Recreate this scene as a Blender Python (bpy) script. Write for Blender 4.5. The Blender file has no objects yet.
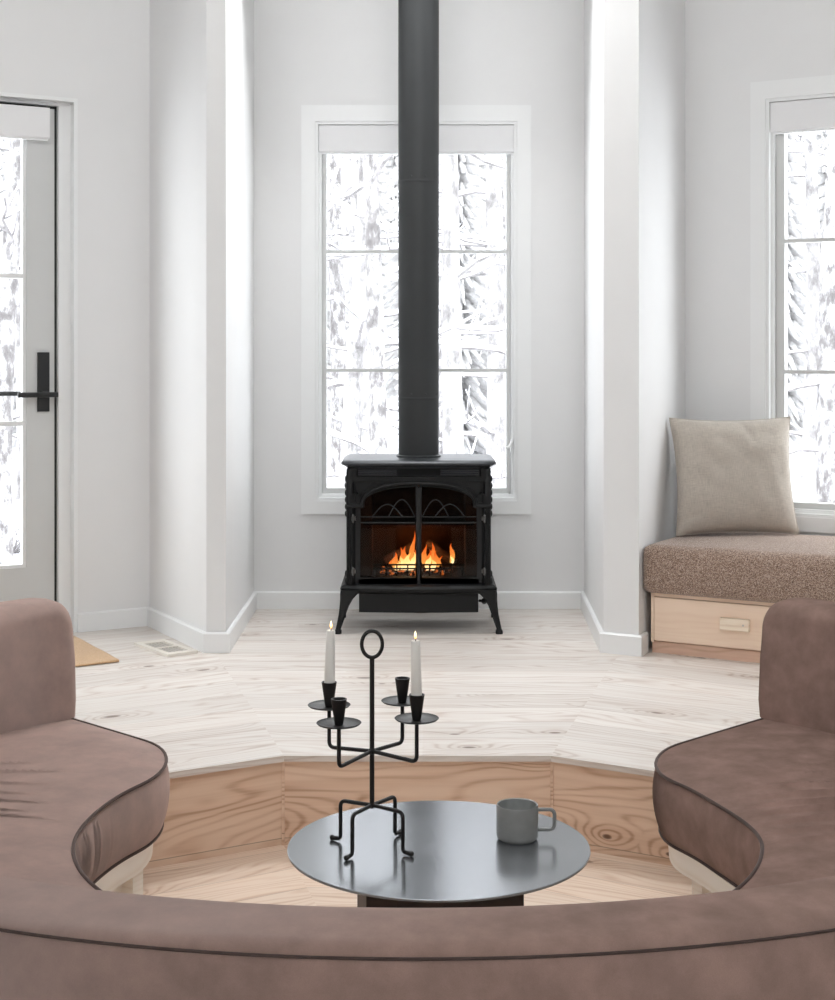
import bpy, bmesh, math, random
from mathutils import Vector, Matrix, noise
SC = bpy.context.scene
COL = SC.collection
R = math.radians
random.seed(7)

# ------------------------------------------------------------------ helpers
def s2l(c):
    return tuple(((v / 12.92) if v <= 0.04045 else ((v + 0.055) / 1.055) ** 2.4) for v in (x / 255 for x in c))

class MB:
    """collects geometry (with uv in metres) and links it as one mesh object"""
    def __init__(s):
        s.v, s.f, s.uv, s.mi = [], [], [], []
    def add(s, verts, faces, uvs=None, mi=0):
        o = len(s.v)
        s.v += [tuple(p) for p in verts]
        for k, f in enumerate(faces):
            s.f.append([i + o for i in f])
            s.uv.append(uvs[k] if uvs else None)
            s.mi.append(mi)
        return s
    def box(s, x0, x1, y0, y1, z0, z1, mat=None, mi=0, c=0.0):
        if c <= 0:
            p = [(x0,y0,z0),(x1,y0,z0),(x1,y1,z0),(x0,y1,z0),(x0,y0,z1),(x1,y0,z1),(x1,y1,z1),(x0,y1,z1)]
            f = [(0,3,2,1),(4,5,6,7),(0,1,5,4),(1,2,6,5),(2,3,7,6),(3,0,4,7)]
        else:
            bm = bmesh.new()
            bmesh.ops.create_cube(bm, size=1)
            for v in bm.verts:
                v.co = ((x0+x1)/2 + v.co.x*(x1-x0), (y0+y1)/2 + v.co.y*(y1-y0), (z0+z1)/2 + v.co.z*(z1-z0))
            bmesh.ops.bevel(bm, geom=bm.edges[:], offset=c, segments=2, profile=0.5, affect='EDGES')
            bm.verts.index_update()
            p = [tuple(v.co) for v in bm.verts]
            f = [[v.index for v in fc.verts] for fc in bm.faces]
            bm.free()
        if mat is not None:
            p = [tuple(mat @ Vector(q)) for q in p]
        return s.add(p, f, mi=mi)
    def prism(s, pts, a0, a1, axis='z', mi=0):
        """extrude a 2-D outline; axis z: (x,y) outline, axis y: (x,z) outline, axis x: (y,z)"""
        n = len(pts)
        def mk(p, a):
            if axis == 'z': return (p[0], p[1], a)
            if axis == 'y': return (p[0], a, p[1])
            return (a, p[0], p[1])
        vs = [mk(p, a0) for p in pts] + [mk(p, a1) for p in pts]
        fs = [list(range(n))[::-1], [i + n for i in range(n)]]
        fs += [(i, (i+1) % n, n + (i+1) % n, n + i) for i in range(n)]
        return s.add(vs, fs, mi=mi)
    def ring(s, outer, inner, a0, a1, axis='y', mi=0):
        n = len(outer)
        def mk(p, a):
            return (p[0], a, p[1]) if axis == 'y' else (p[0], p[1], a)
        vs = [mk(p, a0) for p in outer] + [mk(p, a0) for p in inner] + [mk(p, a1) for p in outer] + [mk(p, a1) for p in inner]
        fs = []
        for i in range(n):
            j = (i + 1) % n
            fs += [(i, j, n+j, n+i), (2*n+j, 2*n+i, 3*n+i, 3*n+j), (j, i, 2*n+i, 2*n+j), (n+i, n+j, 3*n+j, 3*n+i)]
        return s.add(vs, fs, mi=mi)
    def lathe(s, prof, n=48, cx=0, cy=0, cz=0, mat=None, mi=0):
        vs = []
        for (r, z) in prof:
            for k in range(n):
                a = 2*math.pi*k/n
                vs.append((cx + r*math.cos(a), cy + r*math.sin(a), cz + z))
        if mat is not None: vs = [tuple(mat @ Vector(v)) for v in vs]
        fs = []
        for j in range(len(prof)-1):
            for k in range(n):
                k2 = (k+1) % n
                fs.append((j*n+k, j*n+k2, (j+1)*n+k2, (j+1)*n+k))
        fs.append(list(range(n))[::-1])
        m = (len(prof)-1)*n
        fs.append([m+k for k in range(n)])
        return s.add(vs, fs, mi=mi)
    def tube(s, path, rad, n=10, closed=False, mi=0, cap=True):
        P = [Vector(p) for p in path]
        m = len(P)
        rads = rad if isinstance(rad, (list, tuple)) else [rad]*m
        vs = []
        up = None
        for i in range(m):
            a = P[(i-1) % m] if (closed or i > 0) else P[i]
            b = P[(i+1) % m] if (closed or i < m-1) else P[i]
            t = (b - a)
            t = t.normalized() if t.length > 1e-9 else Vector((0,0,1))
            if up is None:
                up = Vector((0,0,1)) if abs(t.z) < 0.9 else Vector((1,0,0))
            x = t.cross(up)
            if x.length < 1e-6: x = t.cross(Vector((0.3,1,0.2)))
            x.normalize(); y = x.cross(t).normalized(); up = y
            for k in range(n):
                an = 2*math.pi*k/n
                vs.append(tuple(P[i] + x*(rads[i]*math.cos(an)) + y*(rads[i]*math.sin(an))))
        fs = []
        for i in range(m if closed else m-1):
            i2 = (i+1) % m
            for k in range(n):
                k2 = (k+1) % n
                fs.append((i*n+k, i2*n+k, i2*n+k2, i*n+k2))
        if not closed and cap:
            fs.append([k for k in range(n)])
            fs.append([(m-1)*n+k for k in range(n)][::-1])
        return s.add(vs, fs, mi=mi)
    def sphere(s, c, r, sx=1, sy=1, sz=1, nu=14, nv=9, mi=0):
        vs = [(c[0],c[1],c[2]-r*sz)]
        for j in range(1, nv):
            a = -math.pi/2 + math.pi*j/nv
            for k in range(nu):
                b = 2*math.pi*k/nu
                vs.append((c[0]+r*sx*math.cos(a)*math.cos(b), c[1]+r*sy*math.cos(a)*math.sin(b), c[2]+r*sz*math.sin(a)))
        vs.append((c[0],c[1],c[2]+r*sz))
        fs = []
        for k in range(nu):
            fs.append((0, 1+(k+1)%nu, 1+k))
            for j in range(nv-2):
                fs.append((1+j*nu+k, 1+j*nu+(k+1)%nu, 1+(j+1)*nu+(k+1)%nu, 1+(j+1)*nu+k))
            fs.append((1+(nv-2)*nu+k, 1+(nv-2)*nu+(k+1)%nu, len(vs)-1))
        return s.add(vs, fs, mi=mi)
    def build(s, name, mats, parent=None, smooth=None, weld=False, fixn=True, loc=None, rotz=None, kind=None):
        me = bpy.data.meshes.new(name)
        me.from_pydata(s.v, [], s.f)
        uvl = me.uv_layers.new(name='UVMap')
        for p in me.polygons:
            u = s.uv[p.index]
            p.material_index = s.mi[p.index]
            n = p.normal
            ax = max(range(3), key=lambda i: abs(n[i]))
            for k, li in enumerate(p.loop_indices):
                if u is not None:
                    uvl.data[li].uv = u[k]
                else:
                    c = me.vertices[me.loops[li].vertex_index].co
                    uvl.data[li].uv = (c.x, c.z) if ax == 1 else ((c.x, c.y) if ax == 2 else (c.y, c.z))
        bm = bmesh.new(); bm.from_mesh(me)
        if weld: bmesh.ops.remove_doubles(bm, verts=bm.verts, dist=1e-5)
        if fixn: bmesh.ops.recalc_face_normals(bm, faces=bm.faces)
        bm.to_mesh(me); bm.free()
        if smooth is not None:
            for p in me.polygons: p.use_smooth = True
            me.set_sharp_from_angle(angle=R(smooth))
        for m in (mats if isinstance(mats, (list, tuple)) else [mats]):
            me.materials.append(m)
        o = bpy.data.objects.new(name, me)
        COL.objects.link(o)
        if parent is not None: o.parent = parent
        if loc is not None: o.location = loc
        if rotz is not None: o.rotation_euler = (0, 0, rotz)
        if kind: o['kind'] = kind
        return o

def tag(o, label, cat, group=None, kind=None):
    o['label'] = label; o['category'] = cat
    if group: o['group'] = group
    if kind: o['kind'] = kind
    return o
def thing(name, label, cat, loc=(0,0,0), rotz=0, group=None, rot=None):
    o = bpy.data.objects.new(name, None); COL.objects.link(o)
    o.empty_display_size = 0.1
    o.location = loc; o.rotation_euler = rot or (0, 0, rotz)
    return tag(o, label, cat, group)
def struct_empty(name, loc=(0,0,0), rotz=0):
    o = bpy.data.objects.new(name, None); COL.objects.link(o)
    o.location = loc; o.rotation_euler = (0,0,rotz); o['kind'] = 'structure'
    return o

# ------------------------------------------------------------------ materials
def mat_new(name):
    m = bpy.data.materials.new(name); m.use_nodes = True
    nt = m.node_tree
    return m, nt, nt.nodes['Principled BSDF']
def N(nt, t, **kw):
    n = nt.nodes.new(t)
    for k, v in kw.items():
        if k in n.inputs: n.inputs[k].default_value = v
        else: setattr(n, k, v)
    return n
def L(nt, a, b): nt.links.new(a, b)
def math_n(nt, op, a, b=None, c=None):
    n = nt.nodes.new('ShaderNodeMath'); n.operation = op
    for i, v in enumerate((a, b, c)):
        if v is None: continue
        if isinstance(v, (int, float)): n.inputs[i].default_value = v
        else: nt.links.new(v, n.inputs[i])
    return n.outputs[0]
def ramp(nt, fac, stops):
    r = nt.nodes.new('ShaderNodeValToRGB')
    el = r.color_ramp.elements
    while len(el) < len(stops): el.new(0.5)
    for e, (p, c) in zip(el, stops):
        e.position = p; e.color = (*c, 1) if len(c) == 3 else c
    nt.links.new(fac, r.inputs[0])
    return r.outputs[0]
def mixc(nt, fac, a, b, mode='MIX'):
    n = nt.nodes.new('ShaderNodeMix'); n.data_type = 'RGBA'; n.blend_type = mode
    for idx, v in ((0, fac), (6, a), (7, b)):
        if isinstance(v, (int, float)): n.inputs[idx].default_value = v
        elif isinstance(v, tuple): n.inputs[idx].default_value = (*v, 1) if len(v) == 3 else v
        else: nt.links.new(v, n.inputs[idx])
    return n.outputs[2]
def bump(nt, bsdf, h, strength=0.2, dist=0.01):
    b = N(nt, 'ShaderNodeBump', Strength=strength, Distance=dist)
    L(nt, h, b.inputs['Height']); L(nt, b.outputs[0], bsdf.inputs['Normal'])

def plain(name, rgb, rough=0.5, metal=0.0, var=0.04, scale=6.0, bmp=0.0, bscale=200, spec=0.5, coords='Object'):
    m, nt, p = mat_new(name)
    tc = N(nt, 'ShaderNodeTexCoord')
    nz = N(nt, 'ShaderNodeTexNoise', Scale=scale, Detail=5.0)
    L(nt, tc.outputs[coords], nz.inputs['Vector'])
    c = s2l(rgb)
    col = ramp(nt, nz.outputs['Fac'], [(0.3, tuple(v*(1-var) for v in c)), (0.7, tuple(min(1, v*(1+var)) for v in c))])
    L(nt, col, p.inputs['Base Color'])
    p.inputs['Roughness'].default_value = rough; p.inputs['Metallic'].default_value = metal
    p.inputs['Specular IOR Level'].default_value = spec
    if bmp > 0:
        n2 = N(nt, 'ShaderNodeTexNoise', Scale=bscale, Detail=3.0)
        L(nt, tc.outputs[coords], n2.inputs['Vector'])
        bump(nt, p, n2.outputs['Fac'], bmp, 0.002)
    return m

def wood(name, light, mid, dark, knot, plank=0.18, grain=1.0, knots=0.5, rough=0.45, seam=0.5, plankvar=0.12, ring_str=0.5):
    """planks run along u (metres), stack along v"""
    m, nt, p = mat_new(name)
    tc = N(nt, 'ShaderNodeTexCoord')
    sp = N(nt, 'ShaderNodeSeparateXYZ'); L(nt, tc.outputs['UV'], sp.inputs[0])
    u, v = sp.outputs[0], sp.outputs[1]
    vi = math_n(nt, 'FLOOR', math_n(nt, 'DIVIDE', v, plank))
    vf = math_n(nt, 'FRACT', math_n(nt, 'DIVIDE', v, plank))
    wn = N(nt, 'ShaderNodeTexWhiteNoise', noise_dimensions='1D'); L(nt, vi, wn.inputs['W'])
    rnd = wn.outputs['Value']
    uo = math_n(nt, 'ADD', u, math_n(nt, 'MULTIPLY', rnd, 37.0))
    # low-frequency warp gives cathedral figure
    cv = N(nt, 'ShaderNodeCombineXYZ')
    L(nt, math_n(nt, 'MULTIPLY', uo, 1.1), cv.inputs[0]); L(nt, math_n(nt, 'MULTIPLY', v, 4.5), cv.inputs[1]); L(nt, math_n(nt,'MULTIPLY',rnd,9.0), cv.inputs[2])
    warp = N(nt, 'ShaderNodeTexNoise', Scale=1.0, Detail=2.0, Roughness=0.45); L(nt, cv.outputs[0], warp.inputs['Vector'])
    # knots: voronoi cells in stretched space
    kv = N(nt, 'ShaderNodeCombineXYZ')
    L(nt, math_n(nt, 'MULTIPLY', uo, 2.6), kv.inputs[0]); L(nt, math_n(nt, 'MULTIPLY', v, 5.2), kv.inputs[1]); 
    vo = N(nt, 'ShaderNodeTexVoronoi', Scale=1.0, Randomness=0.9, voronoi_dimensions='2D'); L(nt, kv.outputs[0], vo.inputs['Vector'])
    d = vo.outputs['Distance']
    sc = N(nt, 'ShaderNodeSeparateColor'); L(nt, vo.outputs['Color'], sc.inputs[0])
    has = math_n(nt, 'LESS_THAN', sc.outputs[0], knots)
    size = math_n(nt, 'ADD', 0.03, math_n(nt, 'MULTIPLY', sc.outputs[1], 0.07))
    kn = math_n(nt, 'MULTIPLY', has, math_n(nt, 'SUBTRACT', 1.0, math_n(nt, 'SMOOTHSTEP' if False else 'MINIMUM', 1.0, math_n(nt, 'POWER', math_n(nt, 'DIVIDE', d, size), 4.0))))
    halo = math_n(nt, 'MULTIPLY', has, math_n(nt, 'SUBTRACT', 1.0, math_n(nt, 'MINIMUM', 1.0, math_n(nt, 'DIVIDE', d, 0.42))))
    # rings
    ph = math_n(nt, 'ADD', math_n(nt, 'MULTIPLY', warp.outputs['Fac'], 95.0*grain), math_n(nt, 'MULTIPLY', math_n(nt,'POWER',halo,1.5), 26.0))
    ph = math_n(nt, 'ADD', ph, math_n(nt, 'MULTIPLY', v, 170.0))
    ring = math_n(nt, 'POWER', math_n(nt, 'ADD', 0.5, math_n(nt, 'MULTIPLY', math_n(nt, 'SINE', ph), 0.5)), 2.2)
    fv = N(nt, 'ShaderNodeCombineXYZ')
    L(nt, math_n(nt, 'MULTIPLY', uo, 3.0), fv.inputs[0]); L(nt, math_n(nt, 'MULTIPLY', v, 130.0), fv.inputs[1])
    fine = N(nt, 'ShaderNodeTexNoise', Scale=1.0, Detail=4.0); L(nt, fv.outputs[0], fine.inputs['Vector'])
    bv = N(nt, 'ShaderNodeCombineXYZ')
    L(nt, math_n(nt, 'MULTIPLY', uo, 0.8), bv.inputs[0]); L(nt, math_n(nt, 'MULTIPLY', v, 20.0), bv.inputs[1])
    broad = N(nt, 'ShaderNodeTexNoise', Scale=1.0, Detail=3.0); L(nt, bv.outputs[0], broad.inputs['Vector'])
    t = math_n(nt, 'ADD', math_n(nt, 'MULTIPLY', ring, ring_str), math_n(nt, 'MULTIPLY', math_n(nt,'SUBTRACT',fine.outputs['Fac'],0.5), 0.55))
    t = math_n(nt, 'ADD', t, math_n(nt, 'MULTIPLY', math_n(nt,'SUBTRACT',broad.outputs['Fac'],0.45), 1.6))
    t = math_n(nt, 'ADD', t, math_n(nt, 'MULTIPLY', halo, 0.35))
    col = ramp(nt, t, [(0.0, s2l(light)), (0.45, s2l(mid)), (1.0, s2l(dark))])
    pv = math_n(nt, 'ADD', 1.0 - plankvar/2, math_n(nt, 'MULTIPLY', rnd, plankvar))
    pc = N(nt, 'ShaderNodeCombineColor'); [L(nt, pv, pc.inputs[i]) for i in range(3)]
    col = mixc(nt, 1.0, col, pc.outputs[0], 'MULTIPLY')
    col = mixc(nt, math_n(nt, 'MINIMUM', 1.0, math_n(nt,'MULTIPLY', kn, 0.9)), col, s2l(knot))
    if seam > 0:
        e = math_n(nt, 'MINIMUM', vf, math_n(nt, 'SUBTRACT', 1.0, vf))
        ln = math_n(nt, 'LESS_THAN', e, 0.0013/plank)
        col = mixc(nt, math_n(nt, 'MULTIPLY', ln, seam), col, s2l(tuple(int(x*0.55) for x in dark)))
    L(nt, col, p.inputs['Base Color'])
    p.inputs['Roughness'].default_value = rough
    bump(nt, p, t, 0.08, 0.002)
    return m

def fabric(name, rgb, var=0.1, nap=2.0, sheen=0.6, sheen_rough=0.35, fine=900, tint=(255,235,228), bmp=0.12, rough=0.85):
    m, nt, p = mat_new(name)
    tc = N(nt, 'ShaderNodeTexCoord')
    n1 = N(nt, 'ShaderNodeTexNoise', Scale=nap, Detail=6.0, Roughness=0.62); L(nt, tc.outputs['Object'], n1.inputs['Vector'])
    n2 = N(nt, 'ShaderNodeTexNoise', Scale=fine, Detail=2.0); L(nt, tc.outputs['Object'], n2.inputs['Vector'])
    c = s2l(rgb)
    a = ramp(nt, n1.outputs['Fac'], [(0.3, tuple(v*(1-var) for v in c)), (0.7, tuple(v*(1+var) for v in c))])
    b = ramp(nt, n2.outputs['Fac'], [(0.3, (0.88,)*3), (0.7, (1.0,)*3)])
    L(nt, mixc(nt, 1.0, a, b, 'MULTIPLY'), p.inputs['Base Color'])
    p.inputs['Roughness'].default_value = rough
    p.inputs['Specular IOR Level'].default_value = 0.15
    p.inputs['Sheen Weight'].default_value = sheen
    p.inputs['Sheen Roughness'].default_value = sheen_rough
    p.inputs['Sheen Tint'].default_value = (*s2l(tint), 1)
    bump(nt, p, n2.outputs['Fac'], bmp, 0.001)
    return m

def tweed(name, cols, scale=260):
    m, nt, p = mat_new(name)
    tc = N(nt, 'ShaderNodeTexCoord')
    vo = N(nt, 'ShaderNodeTexVoronoi', Scale=scale); L(nt, tc.outputs['Object'], vo.inputs['Vector'])
    sc = N(nt, 'ShaderNodeSeparateColor'); L(nt, vo.outputs['Color'], sc.inputs[0])
    L(nt, ramp(nt, sc.outputs[0], [(i/(len(cols)-1), s2l(c)) for i, c in enumerate(cols)]), p.inputs['Base Color'])
    p.inputs['Roughness'].default_value = 0.95
    p.inputs['Sheen Weight'].default_value = 0.25
    bump(nt, p, vo.outputs['Distance'], 0.35, 0.003)
    return m

def linen(name, rgb):
    m, nt, p = mat_new(name)
    tc = N(nt, 'ShaderNodeTexCoord')
    def weave(sx, sz):
        mp = N(nt, 'ShaderNodeMapping'); mp.inputs['Scale'].default_value = (sx, 60, sz)
        L(nt, tc.outputs['Object'], mp.inputs['Vector'])
        n = N(nt, 'ShaderNodeTexNoise', Scale=1.0, Detail=3.0); L(nt, mp.outputs[0], n.inputs['Vector'])
        return n.outputs['Fac']
    w = math_n(nt, 'ADD', math_n(nt, 'MULTIPLY', weave(600, 35), 0.5), math_n(nt, 'MULTIPLY', weave(35, 600), 0.5))
    c = s2l(rgb)
    L(nt, ramp(nt, w, [(0.35, tuple(v*0.8 for v in c)), (0.65, tuple(v*1.12 for v in c))]), p.inputs['Base Color'])
    p.inputs['Roughness'].default_value = 0.9; p.inputs['Sheen Weight'].default_value = 0.2
    bump(nt, p, w, 0.15, 0.001)
    return m

def glass(name, tint=(1,1,1), refl=1.0):
    m = bpy.data.materials.new(name); m.use_nodes = True
    nt = m.node_tree; nt.nodes.clear()
    out = N(nt, 'ShaderNodeOutputMaterial')
    lw = N(nt, 'ShaderNodeLayerWeight', Blend=0.5)
    fr = math_n(nt, 'ADD', 0.035, math_n(nt, 'MULTIPLY', 0.9, math_n(nt, 'POWER', lw.outputs['Facing'], 5.0)))
    tr = N(nt, 'ShaderNodeBsdfTransparent'); tr.inputs[0].default_value = (*tint, 1)
    gl = N(nt, 'ShaderNodeBsdfGlossy', Roughness=0.02)
    mx = N(nt, 'ShaderNodeMixShader')
    L(nt, math_n(nt, 'MULTIPLY', fr, refl), mx.inputs[0]); L(nt, tr.outputs[0], mx.inputs[1]); L(nt, gl.outputs[0], mx.inputs[2])
    L(nt, mx.outputs[0], out.inputs[0])
    return m

def flame_mat(name, stops, strength, axis_len):
    m = bpy.data.materials.new(name); m.use_nodes = True
    nt = m.node_tree; nt.nodes.clear()
    out = N(nt, 'ShaderNodeOutputMaterial'); em = N(nt, 'ShaderNodeEmission', Strength=strength)
    tc = N(nt, 'ShaderNodeTexCoord'); sp = N(nt, 'ShaderNodeSeparateXYZ'); L(nt, tc.outputs['Generated'], sp.inputs[0])
    nz = N(nt, 'ShaderNodeTexNoise', Scale=60.0, Detail=3.0); L(nt, tc.outputs['Object'], nz.inputs['Vector'])
    h = math_n(nt, 'ADD', sp.outputs[2], math_n(nt, 'MULTIPLY', math_n(nt,'SUBTRACT', nz.outputs['Fac'], 0.5), 0.5))
    L(nt, ramp(nt, h, stops), em.inputs['Color'])
    L(nt, em.outputs[0], out.inputs[0])
    return m

M = {}
M['wall'] = plain('wall_paint', (227,227,227), 0.6, var=0.008, bmp=0.03, bscale=300)
M['trimw'] = plain('white_trim_paint', (233,234,234), 0.35, var=0.008)
M['ceil'] = plain('ceiling_paint', (231,232,230), 0.8, var=0.008)
M['doorp'] = plain('grey_door_paint', (205,206,205), 0.45, var=0.01)
M['gap_strip'] = plain('dark_gap_strip', (40,40,40), 0.7)
M['floor'] = wood('whitewashed_pine', (220,214,208), (209,199,191), (172,153,140), (104,84,70), plank=0.20, knots=0.25, rough=0.42, seam=0.35, plankvar=0.12, ring_str=0.42)
M['pit'] = wood('oiled_pine', (230,203,180), (219,188,163), (182,143,115), (98,66,48), plank=0.235, knots=0.75, rough=0.5, seam=0.5, plankvar=0.08, ring_str=0.55)
M['pitfloor'] = wood('pit_pine', (236,216,198), (227,203,182), (198,163,137), (120,84,60), plank=0.16, knots=0.3, rough=0.45, seam=0.4, plankvar=0.1, ring_str=0.5)
M['ply'] = wood('birch_ply', (240,215,192), (235,208,184), (225,194,170), (130,84,56), plank=3.0, knots=0.06, rough=0.5, seam=0.0, ring_str=0.25)
M['kick'] = wood('kick_pine', (220,186,164), (208,172,150), (188,150,128), (110,70,50), plank=3.0, knots=0.0, rough=0.5, seam=0.0)
M['blockw'] = wood('pale_block', (246,232,214), (240,222,200), (226,203,178), (160,120,90), plank=3.0, knots=0.0, rough=0.5, seam=0.0)
M['plinth'] = wood('white_plinth', (246,238,228), (242,233,221), (230,216,201), (170,140,115), plank=3.0, knots=0.0, rough=0.5, seam=0.0)
M['velvet'] = fabric('mauve_velvet', (177,147,136), var=0.2, nap=13.0, sheen=0.35)
def lay_nap(m, k):
    """the pile of the velvet is brushed round the sofa in one direction, so it leans along the curve"""
    nt = m.node_tree; p = nt.nodes['Principled BSDF']
    tc = N(nt, 'ShaderNodeTexCoord'); sp = N(nt, 'ShaderNodeSeparateXYZ'); L(nt, tc.outputs['Object'], sp.inputs[0])
    cv = N(nt, 'ShaderNodeCombineXYZ'); L(nt, sp.outputs[1], cv.inputs[0]); L(nt, math_n(nt,'MULTIPLY',sp.outputs[0],-1.0), cv.inputs[1])
    nm = N(nt, 'ShaderNodeVectorMath', operation='NORMALIZE'); L(nt, cv.outputs[0], nm.inputs[0])
    sc = N(nt, 'ShaderNodeVectorMath', operation='SCALE'); L(nt, nm.outputs[0], sc.inputs[0]); sc.inputs['Scale'].default_value = k
    bn_ = [l.from_node for l in nt.links if l.to_socket == p.inputs['Normal']][0]
    ad_ = N(nt, 'ShaderNodeVectorMath', operation='ADD'); L(nt, bn_.outputs[0], ad_.inputs[0]); L(nt, sc.outputs[0], ad_.inputs[1])
    n2 = N(nt, 'ShaderNodeVectorMath', operation='NORMALIZE'); L(nt, ad_.outputs[0], n2.inputs[0])
    L(nt, n2.outputs[0], p.inputs['Normal'])
lay_nap(M['velvet'], 1.3)
M['piping'] = fabric('dark_piping', (78,64,60), var=0.05, nap=20, sheen=0.3)
M['tweed'] = tweed('brown_tweed', [(80,62,52),(116,92,78),(144,118,102),(172,148,132),(206,188,174)], 520)
M['linen'] = linen('oatmeal_linen', (186,177,166))
M['iron'] = plain('black_cast_iron', (14,15,16), 0.5, metal=0.0, var=0.12, scale=30, bmp=0.08, bscale=500, spec=0.3)
M['idoor'] = plain('sooty_iron_door', (9,9,10), 0.55, var=0.15, scale=30)
M['irontop'] = plain('cast_iron_top', (48,50,54), 0.34, metal=0.3, var=0.08, scale=20, bmp=0.06, bscale=400)
M['pipe'] = plain('matte_black_pipe', (42,44,45), 0.5, metal=0.2, var=0.06, scale=8)
M['void'] = plain('sooty_firebox', (16,14,13), 0.9)
M['brick'] = plain('firebrick', (74,46,32), 0.9, var=0.3, scale=25, bmp=0.2, bscale=80)
M['steel'] = plain('bright_steel', (105,105,104), 0.35, metal=1.0)
M['blackm'] = plain('black_wrought_iron', (17,16,16), 0.5, var=0.2, scale=60, bmp=0.15, bscale=250)
M['handle'] = plain('black_handle', (30,31,32), 0.4)
M['wax'] = plain('white_wax', (236,234,228), 0.45)
M['wick'] = plain('wick', (30,24,20), 0.9)
M['mug'] = plain('grey_stoneware', (142,144,143), 0.2, var=0.05, scale=40)
M['shade'] = plain('shade_fabric', (232,232,233), 0.9, var=0.01)
M['jute'] = tweed('jute', [(176,140,100),(196,160,120),(210,176,138),(188,150,110)], 400)
M['ventp'] = plain('vent_wood', (232,226,216), 0.5)
M['ventg'] = plain('vent_grille', (190,184,176), 0.5)
M['tablebase'] = wood('dark_walnut', (62,46,37), (50,36,29), (34,24,20), (20,14,12), plank=3.0, knots=0.0, rough=0.55, seam=0.0)
M['glass'] = glass('window_glass')
M['sglass'] = glass('stove_glass', (0.6,0.58,0.56), 0.5)
M['candleflame'] = flame_mat('candle_flame', [(0.0,(0.9,0.35,0.08)),(0.35,(1,0.62,0.22)),(1.0,(1,0.9,0.6))], 3.0, 1)
M['fire'] = flame_mat('wood_fire', [(0.0,(1,0.55,0.16)),(0.35,(1,0.40,0.08)),(0.75,(1,0.20,0.03)),(1.0,(0.8,0.1,0.01))], 2.2, 1)
M['firecore'] = flame_mat('wood_fire_core', [(0.0,(1,0.8,0.45)),(0.5,(1,0.62,0.24)),(1.0,(1,0.38,0.08))], 4.0, 1)
M['snow'] = plain('snow', (245,246,250), 0.9, var=0.02, scale=2)

def table_metal():
    m, nt, p = mat_new('blackened_steel')
    tc = N(nt, 'ShaderNodeTexCoord')
    n1 = N(nt, 'ShaderNodeTexNoise', Scale=3.0, Detail=2.0, Roughness=0.5); L(nt, tc.outputs['Object'], n1.inputs['Vector'])
    L(nt, ramp(nt, n1.outputs['Fac'], [(0.3, s2l((136,139,143))), (0.7, s2l((148,151,155)))]), p.inputs['Base Color'])
    r = ramp(nt, n1.outputs['Fac'], [(0.3, (0.17,)*3), (0.75, (0.23,)*3)])
    L(nt, r, p.inputs['Roughness'])
    p.inputs['Metallic'].default_value = 0.75
    return m
M['table'] = table_metal()

def bark(name, a, b, c, scale=9):
    m, nt, p = mat_new(name)
    tc = N(nt, 'ShaderNodeTexCoord'); ge = N(nt, 'ShaderNodeNewGeometry')
    mp = N(nt, 'ShaderNodeMapping'); mp.inputs['Scale'].default_value = (1.4, 1.4, 0.7); L(nt, tc.outputs['Object'], mp.inputs['Vector'])
    n1 = N(nt, 'ShaderNodeTexNoise', Scale=scale, Detail=7.0, Roughness=0.7); L(nt, mp.outputs[0], n1.inputs['Vector'])
    col = ramp(nt, n1.outputs['Fac'], [(0.36, s2l(c)), (0.5, s2l(b)), (0.62, s2l(a))])
    # frost and snow caught on upward faces
    sp = N(nt, 'ShaderNodeSeparateXYZ'); L(nt, ge.outputs['Normal'], sp.inputs[0])
    sv_ = math_n(nt,'ADD', sp.outputs[2], math_n(nt,'MULTIPLY',math_n(nt,'SUBTRACT',n1.outputs['Fac'],0.5),1.6))
    sn = math_n(nt, 'MINIMUM', 1.0, math_n(nt, 'MAXIMUM', 0.0, math_n(nt, 'MULTIPLY', math_n(nt, 'SUBTRACT', sv_, -0.05), 2.0)))
    L(nt, mixc(nt, sn, col, s2l((244,245,248))), p.inputs['Base Color'])
    p.inputs['Roughness'].default_value = 0.95
    return m
M['bark'] = bark('frosted_bark', (150,147,147), (132,129,129), (104,101,101))
M['birch'] = bark('birch_bark', (176,174,174), (162,160,160), (116,113,113), 6)
M['needles'] = plain('frosted_needles', (202,201,201), 0.95, var=0.2, scale=14)

# ------------------------------------------------------------------ camera (level, vertical shift)
FPX, HOR, CAMZ = 1500.0, 355.0, 1.2
cam = bpy.data.cameras.new('camera'); camo = bpy.data.objects.new('camera', cam); COL.objects.link(camo)
cam.sensor_fit = 'VERTICAL'; cam.sensor_height = 36.0; cam.lens = 36.0*FPX/1000.0
cam.shift_y = -(500.0-HOR)/1000.0
camo.location = (0,0,CAMZ); camo.rotation_euler = (R(90),0,0)
cam.clip_start = 0.05; cam.clip_end = 300
SC.camera = camo

# ------------------------------------------------------------------ setting
CL, CR = Vector((-1.19, 6.663)), Vector((1.19, 6.663))
HT = 3.5                                   # ceiling height
PC, AP = (0.0, 3.0), 1.504                 # pit centre and apothem, 12 sides
PITZ = -0.27

def sect_pts(k, ap, cy=PC[1]):
    """both ends of side k of the dodecagon with apothem ap; side 0 faces the stove"""
    mid = R(90) - R(30)*k
    h = ap*math.tan(R(15))
    t = Vector((math.sin(mid), -math.cos(mid))); n = Vector((math.cos(mid), math.sin(mid)))
    c = Vector(PC) + n*ap
    return c - t*h, c + t*h, t, n

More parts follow.
